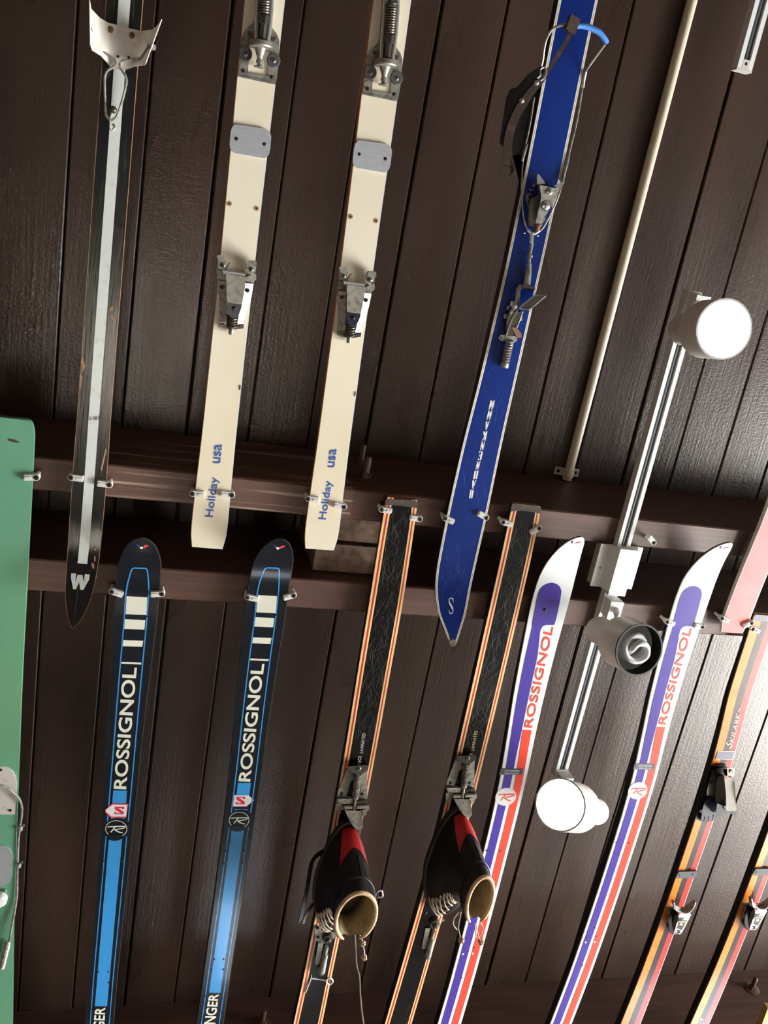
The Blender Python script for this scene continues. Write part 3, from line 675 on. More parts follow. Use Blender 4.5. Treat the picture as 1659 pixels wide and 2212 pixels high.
slab(S, [c(*p) for p in ((828,540),(850,512),(875,525),(992,690),(985,712),(830,722))], .030, .034, mb); slab(S, [c(*p) for p in ((1165,752),(1365,650),(1385,665),(1380,690),(1290,818),(1275,815))], .033, .037, mb)
mb.pieces('toe_jaw', body)
mb = MB('rust'); a, b = S.px(*c(850,1500), .016), S.px(*c(820,1650), .013); mb.lathe(a, b-a, [(0,.0085),(.003,.0085),(.004,.006),(.013,.006)], 18); mb.build('bushing', T)
c6, ce = crop(1060, 30, 5.978), crop(1050, 600, 10.056)
mb = MB('steel_dull')
mb.tube(smooth_path([S.px(*c6(*p), h) for p, h in (((560,1080),.002),((520,1350),.002),((480,1560),.003),((445,1700),.004),((425,1830),.006),((410,1960),.010),((402,2100),.012))]+[S.px(*c(*p), h) for p, h in (((525,700),.013),((528,950),.012),((548,1250),.010),((590,1500),.008),((650,1640),.008))]), .0019, 8)
mb.tube(smooth_path([S.px(*c6(*p), h) for p, h in (((1185,960),-.004),((1120,1350),-.005),((1050,1650),-.004),((1000,1860),-.002),((955,2080),.002))]+[S.px(*c(*p), h) for p, h in (((1345,640),.006),((1290,850),.012),((1200,1100),.012),((1060,1390),.010),((960,1570),.008),((870,1660),.008))]), .0019, 8)
mb.build('cable', T)
mb = MB('steel')
for L in (((1225,740,.004),(1200,850,-.001),(1188,950,-.004)), ((1003,1820,-.001),(975,1960,.001),(945,2060,.003),(925,2160,.004))): mb.tube([S.px(*c6(*p[:2]), p[2]) for p in L], .0034, 10)
mb.tube([S.px(*c6(*p[:2]), p[2]) for p in ((470,1680,.005),(440,1760,.007),(420,1830,.010),(405,1900,.011))], [.002,.0034,.0036,.002], 10)
mb.pieces('cable_sleeve', T)
mb = MB('steel_bright'); mb.tube([S.px(*c(*p), .009) for p in ((640,1620),(700,1690),(780,1700),(860,1650))], .0034, 10); mb.tube([S.px(*c(*p), .009) for p in ((722,1690),(712,1890))], [.0048,.0042], 12); mb.ball(S.px(*c(845,1740), .009), .0026); mb.ball(S.px(*c(575,1690), .009), .002); mb.build('cable_yoke', T)
c9 = crop(900, 500, 2.9625); P = [S.px(*c9(*p), .009) for p in ((738,70),(730,120),(722,158),(720,205),(714,270),(706,340))]
mb = MB('steel_dull'); mb.tube(P[:4], .0034, 10); mb.tube([P[3], P[4], P[5]], [.0048,.0062,.0072], 12); q = (P[2]-P[1]).normalized(); mb.lathe(P[2], q, [(-.002,.0065),(.002,.0065)], 12); mb.build('tension_rod', T)
mb = MB('steel')
mb.tube([S.px(*ce(*p), h) for p, h in (((1045,245),.02),((820,190),.02),((740,190),.02),((700,260),.019),((690,420),.017),((670,560),.014),((600,690),.011),((520,780),.010))], [.0042,.0042,.0048,.005,.005,.005,.0046,.004], 6)
slab(S, [ce(*p, h) for p, h in (((1060,360),.050),((1090,300),.055),((1270,325),.060),((1318,380),.060),((1300,430),.058),((1000,655),.034),((920,705),.028),((720,655),.026),((745,590),.028))], .012, .05, mb, 'steel_dark')
lv = mb.build('throw_lever', T)
mb = MB('steel_bright'); mb.tube([S.px(*ce(*p), h) for p, h in (((720,655),.029),((1060,372),.053),((1310,385),.063),((1000,655),.037),((920,700),.031),((720,660),.029))], .0009, 6); mb.build('lever_rim', lv)
mb = MB('steel_dark')
slab(S, [ce(*p, h) for p, h in (((520,700),.010),((640,745),.018),((800,740),.020),((720,950),.018),((665,1085),.016),((580,1270),.012),((430,1265),.008),((445,950),.009))], .001, .012, mb)
slab(S, [ce(*p) for p in ((535,505),(655,515),(650,560),(560,620),(520,610))], .001, .012, mb, 'steel_bright'); slab(S, [ce(*p) for p in ((450,620),(510,620),(495,690),(445,690))], .001, .008, mb, 'steel')
mb.tube([S.px(*ce(*p), .021) for p in ((690,690),(560,900),(490,1080),(440,1250))], .0011, 6, mat='steel_bright'); mb.tube([S.px(*ce(*p), .021) for p in ((800,730),(720,950),(665,1090))], .0011, 6, mat='steel_bright')
hs = mb.build('latch_housing', T)
mb = MB('rust'); slab(S, [ce(*p) for p in ((560,1080),(660,1080),(770,1215),(772,1300),(690,1310),(650,1260))], .014, .022, mb); mb.build('release_tab', hs)
mb = MB('steel'); slab(S, [ce(*p) for p in ((270,1310),(300,1250),(390,1235),(560,1250),(670,1290),(680,1360),(620,1410),(520,1360),(330,1375))], 0, .006, mb); slab(S, [ce(*p) for p in ((375,840),(400,785),(470,790),(480,880),(410,900))], 0, .005, mb); slab(S, [ce(*p) for p in ((745,880),(790,845),(785,930),(720,950))], 0, .005, mb); fl = mb.pieces('latch_flange', T)
for q in ((432,850),(330,1310)): screw(S, ce(*q), 3.2, .0075, fl, 'steel_bright')
mb = MB('steel'); a, b = S.px(*ce(520,1370), .0095), S.px(*ce(405,1880), .0095); mb.helix(a, b, .0066, 9, .0024); mb.lathe(b, b-a, [(-.002,.0085),(.006,.0085),(.0065,.007)], 18); mb.build('spring', T)
# heel loop, blue sleeve and leather strap
mb = MB('steel'); mb.tube(smooth_path([S.px(*c6(*p), h) for p, h in (((640,700),.008),((670,600),.012),((690,440),.022),((725,310),.032),((790,205),.040),((880,155),.044),((990,135),.045),((1110,150),.046))]), .0024, 8)
mb.tube([S.px(*c6(*p), h) for p, h in (((1480,385),.040),((1330,590),.020),((1235,725),.006))], .0021, 8); lp = mb.pieces('heel_loop', T)
mb = MB('blue_plastic'); mb.tube(smooth_path([S.px(*c6(*p), h) for p, h in (((1100,150),.046),((1200,155),.046),((1300,185),.046),((1400,240),.045),((1460,310),.043),((1495,375),.040))]), [.0052]*21, 10); mb.build('loop_sleeve', lp)
def ribbon(mb, P, side, wd, th, mat=None):     # flat strap: points, side vectors (unit), width, thickness
    rings = []
    for i, p in enumerate(P):
        t = (P[min(i+1, len(P)-1)]-P[max(i-1, 0)]).normalized(); sd = (side-t*side.dot(t)).normalized(); n = t.cross(sd)
        w = (wd[i] if isinstance(wd, (list, tuple)) else wd)/2; rings.append([p+sd*w+n*th/2, p-sd*w+n*th/2, p-sd*w-n*th/2, p+sd*w-n*th/2])
    mb.loft(rings)
mb = MB('leather_brown')
P = smooth_path([S.px(*c6(*p), h) for p, h in (((1045,200),.050),((1010,300),.046),((930,440),.040),((850,560),.034),((790,660),.030),((720,760),.028),((660,850),.027),((560,960),.026),((470,1080),.026),((370,1230),.026),((290,1400),.025),((240,1560),.024),((215,1750),.022),((200,1950),.020))])
ribbon(mb, P, Vector((.88, .45, -.15)), [.0075+.008*max(0, min(1, (i-18)/16)) for i in range(len(P))], .003); st = mb.build('leather_strap', T)
mb = MB('leather_brown'); mb.obox(S.px(*c6(1050,140), .050), Vector((.0095,.002,0)), Vector((-.002,.012,0)), Vector((0,0,.006))); mb.obox(S.px(*c6(1040,205), .051), Vector((.006,.002,0)), Vector((-.002,.006,0)), Vector((0,0,.005))); mb.build('strap_knot', st)
mb = MB('steel'); mb.tube(smooth_path([S.px(*c6(*p), .032) for p in ((600,830),(640,790),(640,720),(690,690),(720,740),(690,830),(640,860))]), .0016, 7); mb.ball(S.px(*c6(590,890), .032), .005); mb.ball(S.px(*c6(400,1120), .030), .005); mb.pieces('strap_buckle', st)
mb = MB('leather_black'); slab(S, [c6(*p, h) for p, h in (((625,680),.012),((700,690),.014),((700,840),.016),((560,980),.018),((420,1180),.020),((300,1420),.020),((262,1600),.018),((262,1760),.016),((180,1745),.014),((112,1665),.014),((150,1420),.016),((200,1080),.016),((250,970),.016),((335,950),.016),((480,780),.014))], .003, .016, mb); mb.build('heel_pad', st)
mb = MB('leather_black')
slab(S, [c6(*p) for p in ((690,850),(730,860),(640,1300),(520,1750),(440,2100),(400,2200),(350,2080),(290,1850),(265,1650),(290,1440),(420,1180),(560,980))], -.022, -.010, mb); slab(S, [c(*p) for p in ((330,150),(600,100),(640,280),(560,600),(520,1000),(475,900),(470,720),(430,500))], -.022, -.010, mb); mb.pieces('under_strap', st)
mb = MB('leather_brown'); slab(S, [c(*p) for p in ((180,0),(260,0),(255,370),(165,320))], .008, .012, mb); slab(S, [c(*p) for p in ((270,200),(310,180),(380,440),(340,500),(300,500))], .004, .012, mb, 'leather_black'); mb.pieces('strap_end', st)
mb = MB('steel_dark'); mb.tube([S.px(*c(*p), .010) for p in ((165,322),(85,395),(72,490),(112,590),(150,590),(318,535),(352,440),(262,365))], .0011, 6, closed=True); mb.build('strap_ring', st)

# --- striped black skis carrying the boots, a pair
def rcols(h):
    b = [-h, -h+.0048, -h+.0092, -h+.0128, h-.0110, h-.0078, h-.0044, h]
    return b, ['laminate_cream', 'laminate_red', 'laminate_cream', 'ski_black', 'laminate_cream', 'laminate_red', 'laminate_cream']
def striped(xtab, wtab, ytop, label):
    S = Ski(xtab, wtab, CAMBER, ytop, 2.42, Ttab=[(.48,.014),(.8,.018),(1.4,.026),(2.4,.02)])
    T = thing('ski', label, 'ski', S.surf(S.xc(1.4), 1.4), 'pair of black skis edged in red and cream')
    S.body(T, rcols, side='side_black', lam='wood_edge'); return S, T
SR, TR = striped([(.4977,.502),(.625,.5065),(.733,.510),(.914,.5135),(1.081,.517),(1.207,.5185),(1.5,.521),(1.76,.520),(1.93,.518),(2.42,.511)],
   [(.4977,.062),(.503,.067),(.625,.0725),(.8,.0745),(1.0,.0735),(1.2,.0725),(1.76,.0725),(1.93,.0755),(2.42,.08)], .4977,
   'red-and-cream-edged black ski with a boot, nearer the blue-panelled skis')
SQ, TQ = striped([(.4837,.780),(.60,.784),(.77,.786),(.96,.7875),(1.074,.788),(1.204,.7885),(1.35,.7878),(1.5,.785),(1.715,.7765),(1.954,.766),(2.42,.745)],
   [(.4837,.062),(.489,.067),(.60,.0705),(.77,.0715),(1.0,.0715),(1.2,.0705),(1.7,.0730),(1.95,.0755),(2.42,.08)], .4837,
   'red-and-cream-edged black ski with a boot, nearest the white skis')
def striped_art(S, c, base):
    # worn leather-coloured tail cap, lettering
    S.poly(base, 'leather_brown', .0007)
striped_art(SR, None, [(834,1079),(840,1077.5),(897,1081),(903,1085),(902,1098),(880,1094.5),(858,1092),(836,1091),(830.5,1093)])
striped_art(SQ, None, [(1106,1089),(1112,1087.5),(1160,1093),(1168.5,1096),(1167,1110),(1150,1106),(1130,1103.5),(1109,1104),(1102,1106)])
c = crop(350, 1400, 2.9625)
SR.text('PIECE', [c(1272,748), c(1250,750), c(1276,690), c(1255,690)], 'light_ivory', 0, 0, 1.1); SR.text('LAMINATED', [c(1285,672), c(1265,670), c(1303,545), c(1282,545)], 'light_ivory', 0, 0, 1.1)
c = crop(850, 1500, 2.9625)
SQ.text('PIECE', [c(496,428), c(478,430), c(505,375), c(486,375)], 'laminate_cream', 0, 0, 1.1); SQ.text('LAMINATED', [c(514,360), c(496,358), c(538,232), c(518,232)], 'laminate_cream', 0, 0, 1.1)
SR.scratches(210, .53, 1.10, 'scratch', seed=3); SQ.scratches(230, .52, 1.08, 'scratch', seed=4); SR.scratches(20, 1.75, 2.3, 'scratch', seed=5); SQ.scratches(14, 1.75, 2.3, 'scratch', seed=6)
SR.done(); SQ.done()
def striped_fittings(S, T):
    c = crop(700, 1620, 11.06)
    mb = MB('steel_dull')
    slab_d(S, [c(*p) for p in ((555,445),(705,545),(700,710),(640,750),(530,1110),(690,1165),(695,1290),(345,1290),(305,1180),(340,960),(395,870))], -.0005, .004, mb)
    slab_d(S, [c(*p) for p in ((900,585),(1040,480),(1022,700),(1035,1000),(1022,1190),(800,1235),(865,1060))], -.0005, .004, mb)
    slab(S, [c(*p) for p in ((320,1170),(690,1165),(690,1290),(350,1290))], .003, .011, mb); slab(S, [c(*p) for p in ((800,1230),(1025,1185),(1060,1290),(780,1300))], .003, .012, mb, 'steel_dark')
    base = mb.build('heel_plate', T)
    for q in ((430,1050),(915,1060)): screw(S, c(*q), 3.6, .0055, base, 'screw_dark')
    mb = MB('steel_dark'); slab(S, [c(*p) for p in ((560,405),(620,390),(1010,360),(1048,385),(1050,480),(930,560),(840,585),(740,565),(640,510),(565,450))], .004, .017, mb); fo = mb.build('spring_stop', T)
    screw(S, c(840,460), 4.6, .019, fo, 'steel_dull')
    mb = MB('brass'); mb.helix(S.px(*c(815,585), .013), S.px(*c(752,1110), .013), .0068, 12, .0017, 'steel_dull'); mb.build('spring', T)
    mb = MB('steel'); mb.tube([S.px(*c(*p), .013) for p in ((820,560),(755,1110),(715,1450))], .0034, 10); a, b = S.px(*c(755,1110), .013), S.px(*c(740,1200), .013); mb.lathe(a, b-a, [(0,.0068),(.006,.0066),(.0075,.004)], 6); mb.build('tension_rod', T)
    mb = MB('steel_dull'); mb.tube([S.px(*c(*p), .015) for p in ((475,1372),(668,1368))], .0045, 12); mb.tube([S.px(*c(*p), .015) for p in ((775,1362),(1040,1345))], .0046, 12)
    slab(S, [c(*p) for p in ((300,1290),(400,1290),(475,1330),(470,1430),(405,1440),(400,1530),(320,1535),(305,1430))], .001, .012, mb); slab(S, [c(*p) for p in ((1030,1290),(1085,1330),(1080,1430),(1040,1460),(1010,1560),(940,1570),(925,1470),(880,1450),(1020,1400))], .001, .014, mb); mb.pieces('hinge_bracket', T, [[0, 2], [1, 3]])
    mb = MB('steel_dull'); slab(S, [c(*p, h) for p, h in (((490,1435),.020),((890,1460),.020),((905,1600),.028),((930,1780),.036),((925,1860),.040),((870,1905),.042),((790,1905),.042),((720,1850),.041),((635,1735),.036),((565,1600),.028))], .010, .03, mb); mb.build('heel_clip', T)
    c = crop(640, 1980, 9.535)
    mb = MB('steel_dull'); slab_d(S, [c(*p) for p in ((380,240),(430,190),(490,210),(520,300),(830,360),(870,390),(800,440),(560,560),(460,545),(385,465))], -.0005, .004, mb); slab(S, [c(*p) for p in ((455,545),(560,545),(545,640),(480,960),(440,1000),(392,970),(388,920))], .001, .009, mb); tp = mb.build('toe_plate', T)
    screw(S, c(448,240), 4, .006, tp, 'screw_dark'); screw(S, c(448,435), 3.2, .006, tp, 'screw_dark')
    p = S.px(*c(655,490), .016); mb = MB('steel_dark'); mb.lathe(p+Vector((0,0,.016)), (0,0,-1), [(0,.0125),(.008,.0135),(.014,.0125),(.015,.0075),(.019,.0068),(.022,.004),(.0225,.0002)], 24); mb.build('toe_stud', T)
    mb = MB('steel_dull'); a, b, e = S.px(*c(630,610), .010), S.px(*c(590,780), .010), S.px(*c(520,1130), .010)
    mb.tube([a, b], [.0048,.0052], 12); dd = (e-b); mb.lathe(b, dd, [(dd.length*i/44, .0072+(.0006 if i % 2 else -.0004)+.0012*(i/44)) for i in range(45)]+[(dd.length+.004,.0080),(dd.length+.007,.0055)], 16); mb.build('spring_barrel', T)
striped_fittings(SR, TR)
for ch in [o for o in TR.children if not o.name.startswith('ski_body')]: copy_tree(ch, TQ)
c1 = SR.px(771, 1660, 0); c2 = SQ.px(1004, 1638, 0)      # heel spring stop on each ski
b1 = SR.px(700, 2025, 0); b2 = SQ.px(930, 2002, 0)
ang = math.atan2((b2-c2).y, (b2-c2).x)-math.atan2((b1-c1).y, (b1-c1).x)
rot = Matrix.Rotation(ang, 4, 'Z'); off = c2-rot @ c1
for ch in TQ.children:
    if not ch.name.startswith('ski_body'):
        q = rot @ TR.location+off-TQ.location; ch.location = q; ch.rotation_euler.z = ang
# thin clear tie round the left striped ski
c = crop(640, 1980, 9.535); S = SR
mb = MB('clip'); P = [c(685+66*math.cos(t), 1330+62*math.sin(t)) for t in (2*PI*i/20 for i in range(20))]
mb.tube([S.px(*p, .003) for p in P], .0022, 8, closed=True); mb.tube([S.px(*c(*p), .0015) for p in ((620,1310),(500,1300),(330,1275))], [.0022,.0009,.0016], 8); mb.tube([S.px(*c(*p), .0015) for p in ((318,1200),(300,1290),(240,1420),(195,1570))], [.0006,.0016,.0024,.001], 8)
tag(mb.build('plastic_tie'), 'white plastic ring tie round a striped ski, below its toe spring', 'tie')

# --- dark skis with blue panels, a pair
DW = [(.632,.0008),(.634,.016),(.638,.031),(.645,.047),(.655,.060),(.6697,.0725),(.69,.081),(.7295,.0848),(.801,.0845),(.939,.080),(1.095,.0735),(1.21,.0718),(1.333,.069),(1.46,.0675),(1.59,.066),(1.73,.0655),(1.889,.0665),(2.45,.070)]
S = SD = Ski([(.632,-.0058),(.73,-.0055),(.94,-.0045),(1.21,-.002),(1.46,-.0005),(1.73,.0005),(1.889,.0025),(2.45,.007)], DW,
    with_tip(CAMBER, [(.632,.066),(.65,.048),(.67,.030),(.70,.010),(.74,0)]), .632, 2.42, Ttab=[(.63,.007),(.75,.012),(1.4,.024),(2.4,.018)])
T = TD = thing('ski', 'dark ski with blue panels, the one nearer the green ski', 'ski', S.surf(-.001, 1.4), 'pair of dark skis with blue panels')
S.body(T, lambda h: ([-h, -h+.0012, h-.0015, h], ['side_black', 'ski_ink', 'edge_dark']), side='side_black', lam='plate_grey')
c = crop(0, 900, 2.9625)
S.line([c(*p) for p in ((797,1274),(800,1200),(806,1130),(818,1060),(838,990),(846,974),(858,968),(928,970),(940,976),(944,990),(951,1060),(952,1130),(946,1200),(940,1274))], .0026, 'cyan')
yA, yB = app(240, 1330)[1], app(231, 1774)[1]
S.band(yA-.001, yB, -.0226, -.0200, 'cyan'); S.band(yA-.001, yB, .0213, .0239, 'cyan')
yC = app(227, 1806)[1]; S.band(yC, 2.42, -.0226, -.0204, 'cyan'); S.band(yC, 2.42, .0213, .0235, 'cyan')
for L in (((810,1150),(942,1156),(938,1270),(804,1264)), ((800,1296),(930,1302),(924,1363),(795,1358)), ((790,1430),(917,1434),(911,1473),(786,1469)), ((778,1570),(905,1574),(903,1586),(776,1582))): S.poly([c(*p) for p in L], 'light_ivory')
for L, m_ in ((((868,812),(882,816),(892,826),(895,838),(885,836)), 'flag_blue'), (((893,832),(915,834),(916,846),(900,848)), 'light_ivory'), (((915,836),(925,822),(952,822),(948,830),(925,842)), 'flag_red')): S.poly([c(*p) for p in L], m_)
c = crop(0, 1400, 3.95)
S.text('ROSSIGNOL', [c(1078,1204), c(968,1198), c(1170,166), c(1048,160)], 'light_ivory', .020)
c = crop(200, 1670, 13.825)
S.poly([c(*p) for p in ((614,520),(1028,522),(998,905),(582,905))], 'cyan')
S.poly([c(*p) for p in ((545,1325),(960,1325),(950,1375),(900,1350),(780,1335),(640,1345),(545,1375))], 'cyan')
S.ell(c(708,1662), 23.0, 17.8, 'light_ivory', wd=.0013, rot=.02)
R_ = [[(0,.92),(.3,.96),(.7,.98),(.95,.97),(1,.86),(.9,.72),(.7,.62),(.42,.52)], [(.42,.92),(.34,.62),(.2,.2),(.18,.14)], [(.4,.5),(.55,.3),(.75,.1),(.9,.06)]]
def rlogo(S, cs, wd, m_): S.strokes(cs, [(wd, [(u, w) for u, w in L]) for L in R_], wd, m_)
rlogo(S, [c(450,1790), c(445,1585), c(950,1790), c(985,1580)], .0026, 'light_ivory')
c = crop(0, 1650, 3.936)
A0, A1, B0, B1 = c(925,645), c(806,2060), c(1038,640), c(910,2062)
S.strip((A0, A1), (B0, B1), 'cyan', n=40); S.poly([c(*p) for p in ((920,640),(960,655),(1000,652),(1042,636),(1040,600),(920,600))], 'ski_ink', .0009)
S.text('NGER', [c(885,2330), c(778,2330), c(897,2070), c(810,2066)], 'light_ivory', .02)
for q in ((880,828),(1046,824),(870,934),(1038,928),(836,1770),(920,1768),(818,1864),(922,1858),(772,2088)): S.disc(c(*q), 2.0, 'slot', .0010, n=12)
S.done()
def sticker(S, T, cr, outer, inner, s_):
    S.mb = MB('sticker_red'); S.poly([cr(*p) for p in outer], 'sticker_red', .0011); S.poly([cr(*p) for p in inner], 'sticker_white', .0014); S.poly([cr(*p) for p in s_], 'sticker_red', .0017)
    o = S.mb.build('sticker', T, recalc=False); return o
sticker(S, T, c := crop(200, 1670, 13.825), ((585,905),(1075,915),(1005,1335),(545,1335),(370,1180),(380,1085)), ((600,940),(1038,942),(1000,1300),(560,1300),(395,1150),(398,1090)),
        ((668,1010),(950,1012),(945,1078),(880,1076),(870,1045),(760,1042),(940,1165),(930,1230),(650,1228),(652,1165),(700,1165),(712,1200),(845,1200),(665,1080)))
T2 = TD2 = copy_tree(T, skip=('sticker',)); pa, pb = S.surf(-.0058, .632), S.surf(.272, .6045)
T2.location = T.location+Vector((.2585, -.022, 0)); T2.rotation_euler.z = .0015
tag(T2, 'dark ski with blue panels, the one nearer the boot-carrying skis')
SD2 = Ski([(.6,.2620),(2.45,.2660)], [(.6,.07),(2.4,.07)], CAMBER, .61, 2.4)
c = crop(470, 1660, 13.825)
o = sticker(SD2, T2, c, ((470,765),(925,755),(1115,950),(885,1145),(425,1150)), ((498,790),(905,785),(1085,950),(860,1130),(462,1130)),
        ((560,850),(828,852),(822,912),(765,910),(755,880),(645,878),(815,1000),(805,1070),(540,1068),(540,1005),(585,1005),(600,1040),(722,1040),(556,925)))

# --- white skis with purple and red bands, a pair
XW = [(.5438,.0008),(.546,.014),(.552,.030),(.5650,.047),(.5906,.066),(.62,.080),(.6477,.0870),(.68,.0903),(.705,.0905),(.8225,.0845),(.9445,.0785),(1.071,.0715),(1.203,.0685),(1.34,.0665),(1.786,.0668),(1.9665,.068),(2.45,.071)]
S = SX = Ski([(.5438,.9275),(.56,.9165),(.5906,.9040),(.62,.8975),(.6477,.8940),(.705,.8926),(.8225,.8946),(.9445,.8990),(1.071,.9068),(1.203,.9148),(1.34,.918),(1.56,.9195),(1.786,.918),(1.9665,.9137),(2.45,.900)], XW,
    with_tip(CAMBER, [(.5438,.070),(.565,.048),(.59,.028),(.62,.012),(.66,.002),(.70,0)]), .5438, 2.42, Ttab=[(.54,.007),(.7,.012),(1.4,.026),(2.4,.02)])
T = TX = thing('ski', 'white ski with purple and red bands, the one beside a boot-carrying ski', 'ski', S.surf(.9, 1.2), 'pair of white skis with purple and red bands')
S.body(T, lambda h: ([-h, h], ['ski_white']), side='side_black', lam='ivory')
c = crop(1100, 1150, 9.76)
y_cut = app(1040+500/11.85, 1620+300/11.85)[1]; y_end = 2.42
top = [(480,1952),(545,1600),(610,1290),(640,1210),(700,1140),(790,1085),(900,1060),(1000,1085),(1070,1145),(1102,1230),(1095,1310),(1050,1560),(1005,1760),(985,1850)]
S.poly([c(*p) for p in top+[(965,1905),(950,1952)]], 'ski_purple')
e0, e1 = app(*c(480,1952)), app(*c(950,1952)); yq = app(1186, 1350)[1]
c4 = crop(800, 950, 2.9625)
L0 = [c4(*p) for p in ((1038,1185),(1000,1350),(960,1530),(938,1659))]; R0 = [c4(*p) for p in ((1170,1185),(1092,1215),(1062,1420),(1010,1659))]
ya, yb = app(*c4(1040,1190))[1], y_cut
tl = pchip([(ya-.01, app(*L0[0])[0]-S.xc(ya)), (app(*L0[1])[1], app(*L0[1])[0]-S.xc(app(*L0[1])[1])), (app(*L0[3])[1], app(*L0[3])[0]-S.xc(app(*L0[3])[1])), (y_cut, -.0252)])
tr = pchip([(app(*c4(1088,1215))[1], app(*c4(1088,1215))[0]-S.xc(app(*c4(1088,1215))[1])), (app(*R0[2])[1], app(*R0[2])[0]-S.xc(app(*R0[2])[1])), (app(*R0[3])[1], app(*R0[3])[0]-S.xc(app(*R0[3])[1])), (y_cut, -.0040)])
S.poly([c4(*p) for p in ((1040,1180),(1178,1180),(1176,1184),(1130,1184),(1105,1192),(1090,1215),(1084,1250),(1030,1250),(1026,1240))], 'ski_purple')
S.band(app(*c4(1030,1240))[1], y_cut, tl, tr, 'ski_purple', n=40)
S.band(y_cut, y_end, -.0252, -.0040, 'ski_purple', n=70)
c2_ = crop(850, 1500, 2.9625)
S.text('ROSSIGNOL', [c2_(886,214), c2_(834,208), c4(1172,1200), c4(1118,1186)], 'ski_red', .012)
yr = app(*c2_(850,228))[1]; S.band(yr, y_end, pchip([(yr, app(*c2_(826,228))[0]-S.xc(yr)), (1.2,.0056), (2.5,.0056)]), pchip([(yr, app(*c2_(884,228))[0]-S.xc(yr)), (1.2,.0254), (2.5,.0254)]), 'ski_red', n=80)
c = crop(1040, 1620, 11.85)
S.ell(c(622,1200), 22.8, 18.8, 'ski_white', .0009, rot=-.3); rlogo_m = 'ski_red'
S.strokes([c(425,1310), c(430,1130), c(785,1310), c(855,1118)], [(.0030, L) for L in R_], .002, 'ski_red', .0012)
c = crop(1100, 1150, 9.76)
S.poly([c(*p) for p in ((1285,185),(1370,168),(1340,190),(1345,215),(1320,240),(1300,215),(1310,195))], 'flag_blue'); S.poly([c(*p) for p in ((1365,242),(1420,205),(1520,190),(1520,205),(1450,222))], 'flag_red')
for q in ((595,1000),(685,1002),(621,1078),(500,1565),(452,1625),(515,1620)): S.disc(c2_(*q), 1.9, 'slot', .001, n=12)
c = crop(820, 1600, 3.613)
for q in ((652,1665),(728,1662)): S.disc(c(*q), 2.2, 'ski_white', .001, n=12)
for q in ((640,1850),): S.disc(c(*q), 1.9, 'slot', .001, n=12)
S.done()
c = crop(1040, 1620, 11.85); S.mb = MB('plate_grey')
slab(S, [c(*p) for p in ((492,478),(1075,482),(1040,640),(452,636))], 0, .0012, S.mb)
S.text('CURT ROSENBERG', [c(588,545), c(598,505), c(962,548), c(972,508)], 'light_ivory', h=.0016); S.text('GREEN BAY, WIS.', [c(582,615), c(592,575), c(938,618), c(948,578)], 'light_ivory', h=.0016)
for q in ((520,560),(1022,560)): S.disc(c(*q), 1.2, 'slot', .0016, n=10)
S.mb.build('name_plate', T)
sc_ = screw_mb(S, (1177.5, 1317), 4.2, .002, 'screw_dark').build('screw', T)
T2 = copy_tree(T, skip=('screw',)); P1 = S.surf(.8926, .705); q = at(1494.5, 1300, ZS); T2.rotation_euler.z = .0195
T2.location = Vector((q.x, P1.y-.020, q.z))-Matrix.Rotation(.0195, 3, 'Z') @ (P1-T.location)
tag(T2, 'white ski with purple and red bands, the one behind the unlit lamp')
TX2 = T2

# --- red-pink ski tail at the right edge
S = SP = Ski([(-.6,1.435),(.42,1.4125),(.6367,1.3955),(.7395,1.3905),(.752,1.3900)], [(-.6,.074),(.64,.0735),(.72,.0735),(.742,.064),(.752,.060)], FLAT, -.7, .752, Ttab=[(-1,.02),(.75,.011)])
T = thing('ski', 'faded red ski with pale edges, its square tail beside an orange striped ski', 'ski', S.surf(1.40, .4))
S.body(T, lambda h: ([-h, -h+.0010, h-.0022, h], ['edge_white', 'ski_pink', 'edge_white']), side='ivory', lam='edge_white'); S.done()

# --- orange, brown and red skis, a pair
S = SO = Ski([(.70,1.470),(.9,1.4725),(1.05,1.4850),(1.2,1.4935),(1.34,1.4965),(1.56,1.4965),(1.79,1.4930),(2.02,1.4840),(2.42,1.462)], [(.70,.058),(.705,.066),(.9,.0640),(1.2,.0585),(1.5,.0565),(1.8,.0600),(2.02,.0660),(2.42,.070)], CAMBER, .70, 2.42, Ttab=[(.7,.014),(1.4,.026),(2.4,.02)])
T = TO = thing('ski', 'orange, brown and red striped ski with chrome bindings and white script lettering', 'ski', S.surf(1.47, 1.4), 'pair of orange, brown and red skis')
S.body(T, lambda h: ([-h, -h+.74*h, h-.64*h, h-.0014, h], ['ski_orange', 'ski_brown', 'ski_scarlet', 'edge_white']), side='side_black', lam='wood_edge', cap=lambda y: y < .712, cap_mat='plate_grey')
c = crop(1380, 1500, 4.42)
V, Fs = text_mesh('S', .01, .25); S.uv([c(878,520), c(826,478), c(900,462), c(836,452)], [(u, w) for u, w in V], Fs, 'light_ivory')
S.text('KILARK', [c(902,462), c(862,455), c(972,180), c(930,178)], 'light_ivory', .0, .25, 1.1)
S.poly([c(*p) for p in ((946,160),(972,125),(975,132),(955,165))], 'light_ivory')
c = crop(1500, 1600, 11.06)
S.poly([c(*p) for p in ((570,245),(985,248),(920,465),(505,440))], 'edge_white', .0008); S.poly([c(*p) for p in ((562,262),(962,265),(905,450),(505,436))], 'plate_grey', .0011)
c = crop(1100, 1700, 2.968); S.text('LAND', [c(770,1700), c(748,1695), c(790,1545), c(762,1510)], 'light_ivory', 0, .2); S.done()
